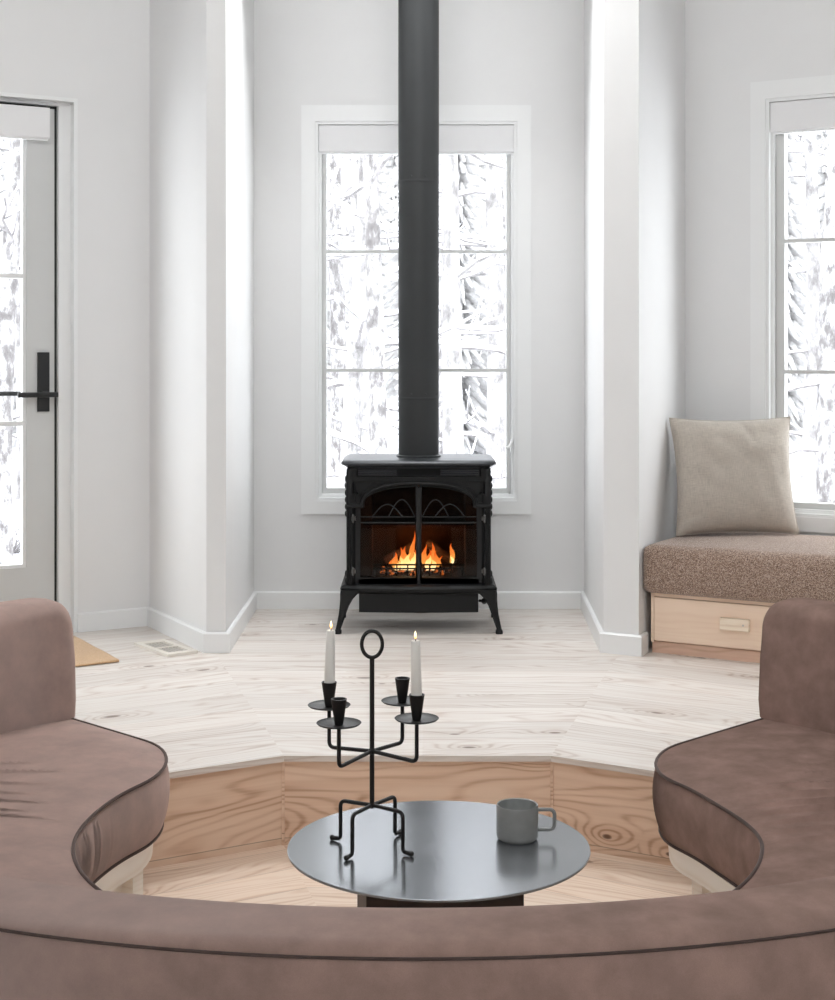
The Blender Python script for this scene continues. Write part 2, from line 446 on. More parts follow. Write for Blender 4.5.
# upper floor: twelve mitred fields of planks round the pit
mb = MB()
for k in range(12):
    ro = {0: 4.22, 1: 3.86, 11: 3.86}.get(k, 4.0)
    ri = AP - 0.012
    a, b, t, n = sect_pts(k, ri); c, d, _, _ = sect_pts(k, ro)
    def uv(p, k=k, t=t, n=n):
        q = Vector(p) - Vector(PC)
        return (q.dot(t) + 11.3*k, q.dot(n) - AP + 20)
    top, th = 0.0, 0.018
    P = [a, b, d, c]
    vs = [(p.x,p.y,top) for p in P] + [(p.x,p.y,top-th) for p in P]
    fs = [(0,1,2,3), (7,6,5,4), (1,0,4,5)]
    uvt = [uv(p) for p in P]
    uve = [(uvt[1][0], 0.05), (uvt[0][0], 0.05), (uvt[0][0], 0.03), (uvt[1][0], 0.03)]
    mb.add(vs, fs, [uvt, uvt[::-1], uve])
mb.build('floor', M['floor'], fixn=False, kind='structure')
# pit: risers and floor
mb = MB()
for k in range(12):
    a, b, t, n = sect_pts(k, AP)
    g = 0.0
    vs = [(a.x,a.y,PITZ),(b.x,b.y,PITZ),(b.x,b.y,-0.018),(a.x,a.y,-0.018)]
    u0, u1 = 3.7*k + 0.55, 3.7*k + 0.55 + (b-a).length
    mb.add(vs, [(0,1,2,3)], [[(u0,-0.02),(u1,-0.02),(u1,0.232),(u0,0.232)]])
mb.build('wall_pit', M['pit'], fixn=False, kind='structure')
mb = MB()
for k in range(12):
    a, b, t, n = sect_pts(k, AP)
    c = Vector(PC)
    def uv(p, t=t, n=n, k=k):
        q = Vector(p) - Vector(PC); return (q.dot(t) + 5.1*k, q.dot(n)+10.06)
    mb.add([(c.x,c.y,PITZ),(a.x,a.y,PITZ),(b.x,b.y,PITZ)], [(0,2,1)], [[uv(c),uv(b),uv(a)]])
mb.build('floor_pit', M['pitfloor'], fixn=True, kind='structure')
# small cover strips in the corners of the pit
for i, k in enumerate((11, 0)):
    a, b, t, n = sect_pts(k, AP)
    MB().box(-0.004, 0.004, -0.004, 0.004, PITZ, -0.018).build('trim_%d' % (i+1), M['pit'], loc=(b.x, b.y-0.002, 0), kind='structure')

def wall_open(name, origin, rotz, x0, x1, ox0, ox1, oz0, oz1, th=0.15, z1=HT):
    mb = MB()
    mb.box(x0, ox0, 0, th, 0, z1); mb.box(ox1, x1, 0, th, 0, z1)
    mb.box(ox0, ox1, 0, th, oz1, z1)
    if oz0 > 0: mb.box(ox0, ox1, 0, th, 0, oz0)
    return mb.build(name, M['wall'], loc=(origin[0], origin[1], 0), rotz=rotz, kind='structure')

WX0, WX1, WZ0, WZ1 = -0.483, 0.471, 0.51, 2.305
wall_open('wall_back', (0, 7.1), 0, -0.95, 0.95, WX0, WX1, WZ0, WZ1)
RW0 = 0.366; RW1 = RW0 + 0.954
wall_open('wall_right', CR, R(-30), -0.15, 1.75, RW0, RW1, WZ0, WZ1)
DX1 = -0.328; DX0 = DX1 - 0.98; DZ = 2.31
wall_open('wall_left', CL, R(30), -1.75, 0.15, DX0, DX1, 0.0, DZ)
# piers between the niches
MB().prism([(-0.773,6.055),(-0.773,7.1),(-0.95,7.1),(-1.19,6.663),(-0.852,6.055)], 0, HT).build('wall_left_pier', M['wall'], kind='structure')
MB().prism([(0.752,6.06),(0.883,5.985),(1.19,6.663),(0.95,7.1),(0.788,7.1)], 0, HT).build('wall_right_pier', M['wall'], kind='structure')
# the rest of the shell, beside and behind the viewer
L1 = CL + Vector((-0.866,-0.5))*1.75; R1 = CR + Vector((0.866,-0.5))*1.75
def wall_seg(name, a, b, th=0.12):
    a = Vector(a); b = Vector(b); d = (b-a).normalized(); n = Vector((-d.y, d.x))
    MB().prism([tuple(a), tuple(b), tuple(b+n*th), tuple(a+n*th)], 0, HT).build(name, M['wall'], kind='structure')
wall_seg('wall_left_side', (-3.9, 3.4), L1)
wall_seg('wall_right_side', R1, (3.9, 3.4))
wall_seg('wall_left_rear', (-3.9, -1.0), (-3.9, 3.4))
wall_seg('wall_right_rear', (3.9, 3.4), (3.9, -1.0))
rw = MB()  # unseen wall, its openings sized to limit light from behind
rw.box(-3.9,3.9,-1.12,-1.0,0,1.75).box(-3.9,3.9,-1.12,-1.0,2.3,HT)
for xa in (-3.9,-1.4,1.1,3.4): rw.box(xa,xa+0.5,-1.12,-1.0,1.75,2.3)
rw.build('wall_rear', M['wall'], kind='structure')
MB().prism([(-4.1,-1.0),(4.1,-1.0),(4.1,3.4),(2.9,5.9),(1.2,7.3),(-1.2,7.3),(-2.9,5.9),(-4.1,3.4)], HT, HT+0.1).build('ceiling', M['ceil'], kind='structure')

# baseboards
BH, BT = 0.082, 0.016
def base_run(name, pts):
    """pts: polyline with the room on its right hand side; board stands into the room"""
    P = [Vector(p) for p in pts]
    off = []
    for i, p in enumerate(P):
        ns = []
        if i > 0: d = (p-P[i-1]).normalized(); ns.append(Vector((d.y,-d.x)))
        if i < len(P)-1: d = (P[i+1]-p).normalized(); ns.append(Vector((d.y,-d.x)))
        if len(ns) == 2:
            b = (ns[0]+ns[1]).normalized(); off.append(p + b*(BT/max(0.3,b.dot(ns[0]))))
        else: off.append(p + ns[0]*BT)
    mb = MB()
    n = len(P)
    prof = [(0.0,0),(1.0,0),(1.0,BH-0.006),(0.6,BH),(0.0,BH)]
    vs = []
    for i in range(n):
        for (w,z) in prof:
            q = P[i].lerp(off[i], w); vs.append((q.x,q.y,z))
    m = len(prof); fs = []
    for i in range(n-1):
        for j in range(m):
            fs.append((i*m+j,(i+1)*m+j,(i+1)*m+(j+1)%m,i*m+(j+1)%m))
    fs += [list(range(m)), [(n-1)*m+j for j in range(m)][::-1]]
    mb.add(vs, fs)
    mb.build(name, M['trimw'], kind='structure')
base_run('baseboard_left', [tuple(CL + Vector((0.866,0.5))*(DX1-0.002+0.0)), tuple(CL)])
base_run('baseboard_left_pier', [tuple(CL), (-0.852,6.055), (-0.773,6.055), (-0.776,7.1)])
base_run('baseboard_back', [(-0.778+BT,7.1), (0.787-BT,7.1)])
pf = Vector((1.19,6.663)) - Vector((0.883,5.985))
base_run('baseboard_right_pier', [(0.788,7.1), (0.752,6.06), (0.883,5.985), tuple(Vector((0.883,5.985)) + pf*0.115)])

# ------------------------------------------------------------------ windows
def window(name, origin, rotz, x0, x1, latch=False, casing=True, gl=0.050):
    root = struct_empty(name, (origin[0], origin[1], 0), rotz)
    z0, z1 = WZ0, WZ1
    c, ct = 0.066, 0.076
    mb = MB()
    if casing:
        mb.ring([(x0-c,z0-c+0.004),(x1+c,z0-c+0.004),(x1+c,z1+ct),(x0-c,z1+ct)], [(x0,z0),(x1,z0),(x1,z1),(x0,z1)], -0.014, 0.0)
        mb.build('casing', M['trimw'], root)
    # jamb lining
    j = 0.014
    MB().ring([(x0,z0),(x1,z0),(x1,z1),(x0,z1)], [(x0+j,z0+j),(x1-j,z0+j),(x1-j,z1-j),(x0+j,z1-j)], -0.006, 0.10).build('jamb', M['trimw'], root)
    a = j
    MB().ring([(x0+a,z0+a),(x1-a,z0+a),(x1-a,z1-a),(x0+a,z1-a)], [(x0+a+.014,z0+a+.016),(x1-a-.014,z0+a+.016),(x1-a-.014,z1-a-.014),(x0+a+.014,z1-a-.014)], 0.02, 0.10).build('outer_frame', M['trimw'], root)
    g = a + 0.015
    gx0, gx1, gz0, gz1 = x0+gl, x1-0.048, z0+0.056, z1-0.048
    MB().ring([(x0+g,z0+g),(x1-g,z0+g),(x1-g,z1-g),(x0+g,z1-g)], [(gx0,gz0),(gx1,gz0),(gx1,gz1),(gx0,gz1)], 0.045, 0.095).build('sash', M['doorp'], root)
    for z in (1.127, 1.692):
        MB().box(gx0, gx1, 0.045, 0.075, z-0.008, z+0.008).build('muntin', M['doorp'], root)
    MB().box(gx0-0.005, gx1+0.005, 0.058, 0.062, gz0-0.005, gz1+0.005).build('pane', M['glass'], root)
    if latch:
        lt = MB()
        lt.box(x1-0.03, x1-0.018, -0.004, 0.03, 0.735, 0.80, c=0.003)
        lt.tube([(x1-0.024,-0.006,0.79),(x1-0.04,-0.02,0.765),(x1-0.055,-0.018,0.762)], 0.006, 8)
        lt.build('latch', M['trimw'], root, smooth=40)
    return root
window('window_1', (0,7.1), 0, WX0, WX1, latch=True)
window('window_2', CR, R(-30), RW0, RW1, gl=0.066)

def roller(label, origin, rotz, x0, x1, z0, z1, y=0.006, d=0.05):
    t = thing('roller_shade', label, 'shade', (origin[0],origin[1],0), rotz, 'white roller shades')
    o = MB().prism([(y,z0+0.006),(y+0.004,z0),(y+d,z0),(y+d,z1),(y,z1)], x0, x1, axis='x')
    o.build('cassette', M['shade'], t)
    MB().box(x0+0.004, x1-0.004, y+0.012, y+0.024, z0-0.008, z0).build('hem_bar', M['trimw'], t)
    return t
roller('white roller shade across the top of the middle window behind the black pipe', (0,7.1), 0, WX0+0.016, WX1-0.014, 2.162, 2.289)
roller('white roller shade on the window above the cushioned bench', CR, R(-30), RW0+0.016, RW1-0.014, 2.162, 2.289)

# ------------------------------------------------------------------ door
dr = struct_empty('door_1', (CL.x, CL.y, 0), R(30))
MB().box(DX1-0.016, DX1, -0.006, 0.15, 0, DZ).box(DX0, DX0+0.016, -0.006, 0.15, 0, DZ).box(DX0+0.016, DX1-0.016, -0.006, 0.15, DZ-0.016, DZ).build('jamb', M['trimw'], dr)
MB().box(DX1-0.069, DX1-0.016, 0.045, 0.15, 0, DZ-0.016).box(DX0+0.016, DX0+0.045, 0.045, 0.15, 0, DZ-0.016).box(DX0+0.045, DX1-0.069, 0.045, 0.15, DZ-0.03, DZ-0.016).build('door_stop', M['trimw'], dr)
MB().box(DX1-0.080, DX1-0.069, 0.075, 0.11, 0, DZ-0.03).box(DX0+0.045, DX1-0.069, 0.075, 0.11, DZ-0.042, DZ-0.03).build('gap_strip', M['gap_strip'], dr)  # dark strip stands in for the shaded gap round the slab
sx0, sx1, sz0, sz1 = DX0+0.05, DX1-0.080, 0.012, DZ-0.042
gx0, gx1, gz0, gz1 = sx0+0.14, sx1-0.122, 0.285, 2.17
MB().ring([(sx0,sz0),(sx1,sz0),(sx1,sz1),(sx0,sz1)], [(gx0,gz0),(gx1,gz0),(gx1,gz1),(gx0,gz1)], 0.07, 0.115).build('slab', M['doorp'], dr)
MB().ring([(gx0,gz0),(gx1,gz0),(gx1,gz1),(gx0,gz1)], [(gx0+.014,gz0+.014),(gx1-.014,gz0+.014),(gx1-.014,gz1-.014),(gx0+.014,gz1-.014)], 0.078, 0.107).build('glazing_bead', M['trimw'], dr)
for z in (0.905, 1.54):
    MB().box(gx0+0.014, gx1-0.014, 0.08, 0.105, z-0.010, z+0.010).build('muntin', M['trimw'], dr)
MB().box(gx0+0.008, gx1-0.008, 0.090, 0.095, gz0+0.008, gz1-0.008).build('pane', M['glass'], dr)
hx = sx1 - 0.048
h = MB().box(hx-0.028, hx+0.024, 0.058, 0.07, 0.955, 1.212, c=0.002).build('handle', M['handle'], dr)
lv = MB().box(hx-0.012, hx+0.012, 0.02, 0.058, 1.02, 1.044, c=0.003)
lv.box(hx-0.125, hx+0.05, 0.012, 0.028, 1.018, 1.040, c=0.003)
lv.build('lever', M['handle'], h, smooth=40)
lv2 = MB().box(hx-0.028, hx+0.024, 0.115, 0.127, 0.955, 1.212, c=0.002).box(hx-0.012, hx+0.012, 0.127, 0.16, 1.02, 1.044, c=0.003)
lv2.box(hx-0.20, hx+0.02, 0.155, 0.171, 1.022, 1.042, c=0.003)
lv2.build('outer_handle', M['handle'], dr, smooth=40)
roller('white roller shade fixed on the glazed door', CL, R(30), sx0+0.02, sx1-0.038, 2.130, 2.262, y=0.008, d=0.058)

# ------------------------------------------------------------------ wood stove (front faces -y in its own space)
SX, SY = 0.005, 6.67
st = thing('wood_stove', 'black cast iron stove with a lit fire behind arched glass doors', 'stove', (SX,SY,0))
I = M['iron']
def rrect(x0,x1,y0,y1,r,n=6,front_only=True):
    pts = []
    for (cx,cy,a0,rr) in ((x1-r,y1-(0.02 if front_only else r),0,0.02 if front_only else r),(x0+(0.02 if front_only else r),y1-(0.02 if front_only else r),90,0.02 if front_only else r),(x0+r,y0+r,180,r),(x1-r,y0+r,270,r)):
        if front_only and a0 == 0: cx = x1-0.02
        for i in range(n+1):
            a = R(a0 + 90*i/n); pts.append((cx+rr*math.cos(a), cy+rr*math.sin(a)))
    return pts
def stack(layers, n=6):
    """layers: (inset, z) on the top plate outline -> one closed solid"""
    mb = MB(); vs = []
    for (ins, z) in layers:
        for p in rrect(-0.336+ins, 0.336-ins, -0.235+ins, 0.225-ins, 0.055, n): vs.append((p[0],p[1],z))
    m = len(vs)//len(layers); fs = []
    for j in range(len(layers)-1):
        for k in range(m): fs.append((j*m+k, j*m+(k+1)%m, (j+1)*m+(k+1)%m, (j+1)*m+k))
    fs += [list(range(m))[::-1], [(len(layers)-1)*m+k for k in range(m)]]
    return mb.add(vs, fs)
stack([(0.03,0.712),(0.02,0.716),(0.012,0.722),(0.002,0.727),(0.0,0.733),(0.004,0.740),(0.016,0.746),(0.03,0.748)]).build('top_plate', M['irontop'], st, smooth=35)
# body shell: sides, back, roof of the firebox
b = MB()
b.box(-0.312,-0.262,-0.17,0.19,0.19,0.712,c=0.006); b.box(0.262,0.312,-0.17,0.19,0.19,0.712,c=0.006)
b.box(-0.262,0.262,0.165,0.19,0.19,0.712); b.box(-0.262,0.262,-0.16,0.165,0.645,0.66); b.box(-0.262,0.262,-0.19,0.165,0.19,0.235)
b.build('body', I, st, smooth=30)
# corner columns with scalloped outer edge
for sgn in (-1,1):
    m_ = MB()
    xs = lambda a: sgn*a
    x0,x1 = sorted((xs(0.283), xs(0.312)))
    m_.box(x0,x1,-0.205,-0.16,0.19,0.712,c=0.007)
    for q in range(3):
        cx = xs(0.287+0.009*q); m_.tube([(cx,-0.206,0.215),(cx,-0.206,0.535)], 0.0032, 6)
    for z in (0.665,0.635,0.605,0.575,0.545,0.515,0.255,0.225):
        m_.sphere((xs(0.311),-0.185,z),0.012,0.7,1.2,1.3,10,7)
    m_.build('column', I, st, smooth=40)
# arched surround
AW, AZ0, AH = 0.236, 0.546, 0.097
def archpts(w, z0, hh, n=28):
    return [(-w*math.copysign(abs(math.cos(t))**0.85, math.cos(t)), z0 + hh*abs(math.sin(t))**0.85) for t in (math.pi*i/n for i in range(n+1))]
ap_ = archpts(AW, AZ0, AH)
def surround(y0, y1, grow):
    inner = archpts(AW-grow*0+0.0, AZ0, AH)
    mb = MB()
    zt, zb, xo = 0.668, 0.538, 0.29
    top = [(-xo + 2*xo*i/28, zt) for i in range(29)]
    n = 29
    vs = [(p[0],y0,p[1]) for p in inner] + [(p[0],y0,p[1]) for p in top] + [(p[0],y1,p[1]) for p in inner] + [(p[0],y1,p[1]) for p in top]
    fs = []
    for i in range(n-1):
        fs += [(i,i+1,n+i+1,n+i),(2*n+i+1,2*n+i,3*n+i,3*n+i+1),(i+1,i,2*n+i,2*n+i+1),(n+i,n+i+1,3*n+i+1,3*n+i)]
    for s_ in (0, n-1):
        fs.append((s_, n+s_, 3*n+s_, 2*n+s_))
    mb.add(vs, fs)
    for sg in (-1,1):
        a_, b_ = sorted((sg*AW, sg*xo)); mb.box(a_, b_, y0, y1, 0.546-0.004, 0.60)
    return mb
sr = surround(-0.205, -0.165, 0)
rim = [(p[0]*1.03, -0.209, p[1]+0.006) for p in ap_]
sr.tube(rim, 0.008, 8)
sr.tube([(-0.315,-0.207,0.548),(-AW-0.006,-0.209,0.548)], 0.007, 8); sr.tube([(0.315,-0.207,0.548),(AW+0.006,-0.209,0.548)], 0.007, 8)
for sg in (-1,1):   # raised spandrel panels
    pan = [(sg*0.275,-0.208,0.655),(sg*0.275,-0.208,0.565),(sg*0.255,-0.208,0.565),(sg*0.235,-0.208,0.615),(sg*0.18,-0.208,0.648),(sg*0.11,-0.208,0.656)]
    sr.tube(pan, 0.0035, 6, closed=True)
sr.build('arched_surround', I, st, smooth=40)
# vent panel above the arch
vp = MB()
vp.ring([(-0.29,0.668),(0.29,0.668),(0.29,0.712),(-0.29,0.712)], [(-0.268,0.676),(0.268,0.676),(0.268,0.708),(-0.268,0.708)], -0.205, -0.17)
vp.box(-0.268,0.268,-0.165,-0.16,0.67,0.712)
vp.build('vent_panel', I, st)
for sg in (-1,1):
    lv = MB()
    a_, b_ = sorted((sg*0.095, sg*0.262))
    for zz in (0.682,0.690,0.698): lv.box(a_, b_, -0.200, -0.178, zz-0.0025, zz+0.0025)
    lv.box(a_, b_, -0.182, -0.176, 0.678, 0.706)
    lv.build('louvre', M['irontop'], st)
# glazed doors
def door_leaf(sg):
    n = 16
    xin, xout, zb = 0.004, 0.272, 0.205
    def ztop(x, w, hh, z0): 
        q = min(1, abs(x)/w); return z0 + hh*(1-q**2.35)**0.43
    def loop(xi, xo, z0, w, hh, zz0):
        pts = [(xi, z0), (xo, z0)]
        pts += [(xo, z0 + (min(zz0, zz0)-z0)*0.5)]
        for i in range(n+1):
            x = xo + (xi-xo)*i/n
            pts.append((x, ztop(x, w, hh, zz0) if abs(x) < w else zz0))
        return [(sg*p[0], p[1]) for p in pts]
    outer = loop(xin, xout, zb, 0.262, 0.10, 0.545)
    inner = loop(0.010, 0.254, 0.236, 0.2505, 0.096, 0.537)
    fr = MB().ring(outer, inner, -0.19, -0.165)
    fr.tube([(p[0],-0.191,p[1]) for p in inner], 0.004, 6, closed=True)
    o = fr.build('door', M['idoor'], st, smooth=40)
    MB().prism([(p[0]*1.0, p[1]) for p in inner], -0.178, -0.174, axis='y').build('glass', M['sglass'], o)
    # tracery across the top of the glass
    tr = MB()
    tr.tube([(sg*0.016,-0.184,0.475),(sg*0.25,-0.184,0.475)], 0.0035, 6)
    tr.tube([(sg*0.016,-0.184,0.50),(sg*0.25,-0.184,0.50)], 0.0025, 6)
    for (xa, xb, zp) in ((0.016,0.13,0.575),(0.07,0.20,0.555)):
        tr.tube([(sg*(xa+(xb-xa)*i/10), -0.184, 0.50+(zp-0.50)*math.sin(math.pi*i/10)) for i in range(11)], 0.003, 6)
    tr.build('tracery', M['idoor'], o, smooth=40)
    for z in (0.495, 0.268):
        lt = MB().tube([(sg*0.282,-0.222,z-0.014),(sg*0.282,-0.222,z+0.014)], 0.004, 10)
        lt.sphere((sg*0.282,-0.223,z+0.014),0.0055); lt.sphere((sg*0.282,-0.223,z-0.012),0.005)
        lt.box(*sorted((sg*0.272,sg*0.290)),-0.218,-0.19,z-0.008,z+0.008)
        lt.build('hinge', M['steel'], o, smooth=40)
door_leaf(-1); door_leaf(1)
MB().box(-0.007,0.007,-0.200,-0.165,0.21,0.628,c=0.003).build('mullion', M['idoor'], st)
# base skirt: bowed ledge under the doors
def bow(x0, y, by, n=18): return [(-x0+2*x0*i/n, y - by*math.cos(math.pi*(i/n-0.5))) for i in range(n+1)]
sk = MB()
vs = []; lay = [(0.318,-0.195,0.02,0.212),(0.330,-0.207,0.028,0.205),(0.338,-0.212,0.03,0.195),(0.336,-0.210,0.028,0.184),(0.325,-0.20,0.024,0.174),(0.30,-0.185,0.02,0.168)]
for (x0,y,by,z) in lay:
    for p in bow(x0,y,by): vs.append((p[0],p[1],z))
    vs += [(x0,0.2,z),(-x0,0.2,z)]
m = 21; fs = []
for j in range(len(lay)-1):
    for k in range(m): fs.append((j*m+k, j*m+(k+1)%m, (j+1)*m+(k+1)%m, (j+1)*m+k))
fs += [list(range(m)), [(len(lay)-1)*m+k for k in range(m)][::-1]]
sk.add(vs, fs); sk.build('base_skirt', I, st, smooth=35)
# ash drawer
ad = MB()
pts = bow(0.258,-0.185,0.016) + [(0.258,0.06),(-0.258,0.06)]
ad.prism(pts, 0.088, 0.17)
ad.build('ash_drawer', I, st, smooth=35)
MB().tube([(0.262,-0.15,0.132),(0.275,-0.155,0.132)],0.006,10).sphere((0.284,-0.158,0.132),0.013).build('knob', I, st, smooth=50)
# legs
def leg(sx, fy):
    secs = [(0.188,0.250,0.336,0.060),(0.172,0.262,0.338,0.058),(0.150,0.283,0.338,0.052),(0.12,0.300,0.340,0.046),(0.085,0.313,0.344,0.040),(0.045,0.326,0.352,0.035),(0.018,0.336,0.358,0.033),(0.012,0.332,0.362,0.042),(0.0,0.332,0.362,0.042)]
    y0 = -0.195 if fy < 0 else 0.185
    vs = []
    for (z,xa,xb,d) in secs:
        yy = y0 - (0.188-z)*0.06*(1 if fy < 0 else -1)
        c = 0.008
        for (px,py) in ((xa+c,yy-d/2),(xb-c,yy-d/2),(xb,yy-d/2+c),(xb,yy+d/2-c),(xb-c,yy+d/2),(xa+c,yy+d/2),(xa,yy+d/2-c),(xa,yy-d/2+c)):
            vs.append((sx*px,py,z))
    fs = []
    for j in range(len(secs)-1):
        for k in range(8): fs.append((j*8+k,j*8+(k+1)%8,(j+1)*8+(k+1)%8,(j+1)*8+k))
    fs += [list(range(8)), [(len(secs)-1)*8+k for k in range(8)]]
    MB().add(vs, fs).build('leg', I, st, smooth=40)
for fy in (-1,1):
    for sx in (-1,1): leg(sx, fy)
# firebox lining
fl = MB()
fl.box(-0.258,-0.205,-0.12,0.15,0.236,0.64); fl.box(0.205,0.258,-0.12,0.15,0.236,0.64); fl.box(-0.205,0.205,0.12,0.16,0.236,0.64)
fl.build('firebrick_lining', M['brick'], st)
MB().box(-0.24,0.24,-0.15,0.15,0.46,0.475).build('baffle', M['void'], st)
gr = MB()
for z in (0.268,0.285): gr.tube([(-0.2,-0.125,z),(0.2,-0.125,z)],0.004,6)
for i in range(9): gr.tube([(-0.19+0.0475*i,-0.125,0.236),(-0.19+0.0475*i,-0.125,0.285)],0.0035,6)
gr.build('fire_grate', I, st)
# charred logs and flames (lying inside the stove)
M['char'] = plain('charred_log', (58,40,30), 0.95, var=0.5, scale=40, bmp=0.5, bscale=60)
M['pale'] = plain('ashy_log', (92,72,60), 0.95, var=0.45, scale=30, bmp=0.5, bscale=60)
def fire_log(a, b, r, mat, label):
    a = Vector(a); b = Vector(b); n = 12
    path = []; rad = []
    for i in range(n+1):
        p = a.lerp(b, i/n); w = noise.noise(p*25)*0.006
        path.append(p+Vector((w,w*0.6,w))); rad.append(r*(0.92+0.22*noise.noise(p*40+Vector((3,1,2)))) )
    o = MB().tube(path, rad, 12).build('fire_log', mat, smooth=60)
    return tag(o, label, 'log', 'logs burning in the stove')
W = lambda x,y,z: (SX+x, SY+y, z)
fire_log(W(-0.17,0.05,0.262),W(0.17,0.045,0.268),0.026,M['char'],'charred log lying across the back of the stove fire')
fire_log(W(-0.15,-0.06,0.258),W(0.16,-0.05,0.256),0.022,M['char'],'charred log lying along the front of the stove fire')
fire_log(W(-0.155,-0.02,0.288),W(-0.03,0.055,0.345),0.019,M['pale'],'ashy log sloping up at the left of the stove fire')
fire_log(W(0.155,-0.03,0.285),W(0.04,0.06,0.355),0.022,M['pale'],'ashy log sloping up at the right of the stove fire')
def flame(name, base, hgt, w, lean, mat, label):
    mb = MB(); n = 12; path = []; rad = []
    for i in range(n+1):
        t = i/n
        path.append((base[0] + lean*t*t + 0.012*math.sin(t*5+base[0]*90)*t, base[1] + 0.004*math.sin(t*4), base[2]+hgt*t))
        rad.append(max(0.0006, w*(0.55+1.5*t)*(1-t)**0.9 if t < 0.6 else w*(0.55+1.5*t)*(1-t)**1.15))
    o = mb.tube(path, rad, 10).build(name, mat, smooth=70)
    return o
fr = thing('fire', 'orange and yellow flames burning behind the stove glass', 'fire', (SX,SY-0.02,0.255))
rr = random.Random(4)
fl_specs = [(-0.030,0.170,0.016,0.004),(-0.052,0.105,0.021,-0.010),(-0.078,0.100,0.021,0.010),(-0.100,0.078,0.019,-0.012),(-0.020,0.095,0.017,0.0),(-0.118,0.05,0.015,0.01),(-0.064,0.085,0.02,0.006),
            (0.030,0.110,0.019,-0.006),(0.052,0.118,0.020,0.010),(0.074,0.085,0.019,0.012),(0.095,0.06,0.014,0.0),(0.145,0.088,0.015,0.008),(0.042,0.09,0.02,0.0)]
for (x,hh,w,ln) in fl_specs:
    flame('flame', (x, rr.uniform(-0.06,-0.02), 0.0+(0.03 if x>0.12 else 0.0)), hh, w, ln, M['fire'], '').parent = fr
for (x,hh,w,ln) in [(-0.045,0.075,0.02,0.0),(-0.068,0.06,0.02,0.0),(-0.025,0.08,0.016,0.0),(-0.092,0.04,0.015,0.0),(0.042,0.065,0.017,0.0),(0.062,0.05,0.015,0.0),(0.147,0.035,0.008,0.004)]:
    flame('flame_core', (x, -0.085, 0.0+(0.035 if x>0.12 else 0.004)), hh, w, ln, M['firecore'], '').parent = fr
# embers bed: part of fire
M['ember'], nt, p = mat_new('embers')
tc = N(nt,'ShaderNodeTexCoord'); nz = N(nt,'ShaderNodeTexNoise',Scale=70.0,Detail=4.0); L(nt,tc.outputs['Object'],nz.inputs['Vector'])
L(nt, ramp(nt,nz.outputs['Fac'],[(0.4,(0.02,0.012,0.01)),(0.6,(0.12,0.06,0.03))]), p.inputs['Base Color'])
L(nt, ramp(nt,nz.outputs['Fac'],[(0.5,(0,0,0)),(0.62,(1,0.22,0.03))]), p.inputs['Emission Color']); p.inputs['Emission Strength'].default_value = 1.2
eb = MB()
for i in range(70):
    x = rr.uniform(-0.17,0.17); y = rr.uniform(-0.09,0.08); s_ = rr.uniform(0.008,0.017)
    eb.sphere((x,y,-0.014+rr.uniform(0,0.016)), s_, rr.uniform(.8,1.3), 1, rr.uniform(.6,1), 7, 5)
eb.build('ember_bed', M['ember'], fr)['kind'] = 'stuff'
fl_l = bpy.data.lights.new('fire_glow', 'POINT'); fl_l.energy = 0.8; fl_l.color = (1,0.42,0.12); fl_l.shadow_soft_size = 0.05
fo = bpy.data.objects.new('fire_glow', fl_l); COL.objects.link(fo); fo.location = (SX-0.01, SY-0.05, 0.36)

# stove pipe
sp_ = thing('stove_pipe', 'tall black stove pipe rising from the stove to the ceiling', 'pipe', (SX,SY+0.01,0.748))
RP = 0.0905
for (za, zb) in ((0.0,0.26),(0.26,1.22),(1.22,HT-0.748)):
    MB().lathe([(RP,za),(RP,zb)], 64).build('pipe_section', M['pipe'], sp_, smooth=40)
for z in (0.26,1.22):
    sm = MB()
    sm.lathe([(RP+0.0002,z-0.006),(RP+0.0006,z-0.005),(RP+0.0006,z+0.005),(RP+0.0002,z+0.006)], 64)
    for a in (250,290,330,210): sm.sphere((RP*math.cos(R(a)),RP*math.sin(R(a)),z+0.02),0.003)
    sm.build('seam_band', M['pipe'], sp_, smooth=40)
MB().lathe([(RP+0.008,0.0),(RP+0.008,0.006),(RP+0.002,0.010)], 64).build('collar', M['pipe'], sp_, smooth=40)

# ------------------------------------------------------------------ coffee table
TX, TY, TZ, TR = (438.7-417.5)/1500*3.3, 3.3, 0.1216, 0.332
tb = thing('coffee_table', 'low round dark steel coffee table in the middle of the sunken pit', 'table', (TX,TY,PITZ))
MB().lathe([(TR-0.004,TZ-PITZ-0.007),(TR,TZ-PITZ-0.005),(TR,TZ-PITZ-0.0012),(TR-0.0015,TZ-PITZ)], 128).build('tabletop', M['table'], tb, smooth=30)
bs = MB().box(-0.166,0.166,-0.166,0.166,0.0,TZ-PITZ-0.0072, c=0.002, mat=Matrix.Translation((-0.004,0,0)) @ Matrix.Rotation(R(5.5),4,'Z')).build('pedestal', M['tablebase'], tb)

# ------------------------------------------------------------------ mug
mg = thing('mug', 'grey stoneware mug standing on the round steel table', 'mug', (0.2225,3.342,TZ))
RM, HM = 0.0468, 0.078
MB().lathe([(0.0,0.004),(RM-0.010,0.0),(RM-0.006,0.0005),(RM-0.001,0.006),(RM,0.012),(RM,HM-0.003),(RM-0.0015,HM),(RM-0.004,HM-0.001),(RM-0.005,HM-0.006),(RM-0.005,0.012),(RM-0.010,0.006),(0.0,0.006)], 64).build('body', M['mug'], mg, smooth=50)
hp = []
x0, x1, za, zb, rc = RM-0.003, RM+0.036, 0.021, 0.066, 0.012
hp.append((x0,0,zb))
for i in range(7):
    a = R(90-90*i/6); hp.append((x1-rc+rc*math.cos(a),0,zb-rc+rc*math.sin(a)))
for i in range(7):
    a = R(0-90*i/6); hp.append((x1-rc+rc*math.cos(a),0,za+rc+rc*math.sin(a)))
hp.append((x0,0,za))
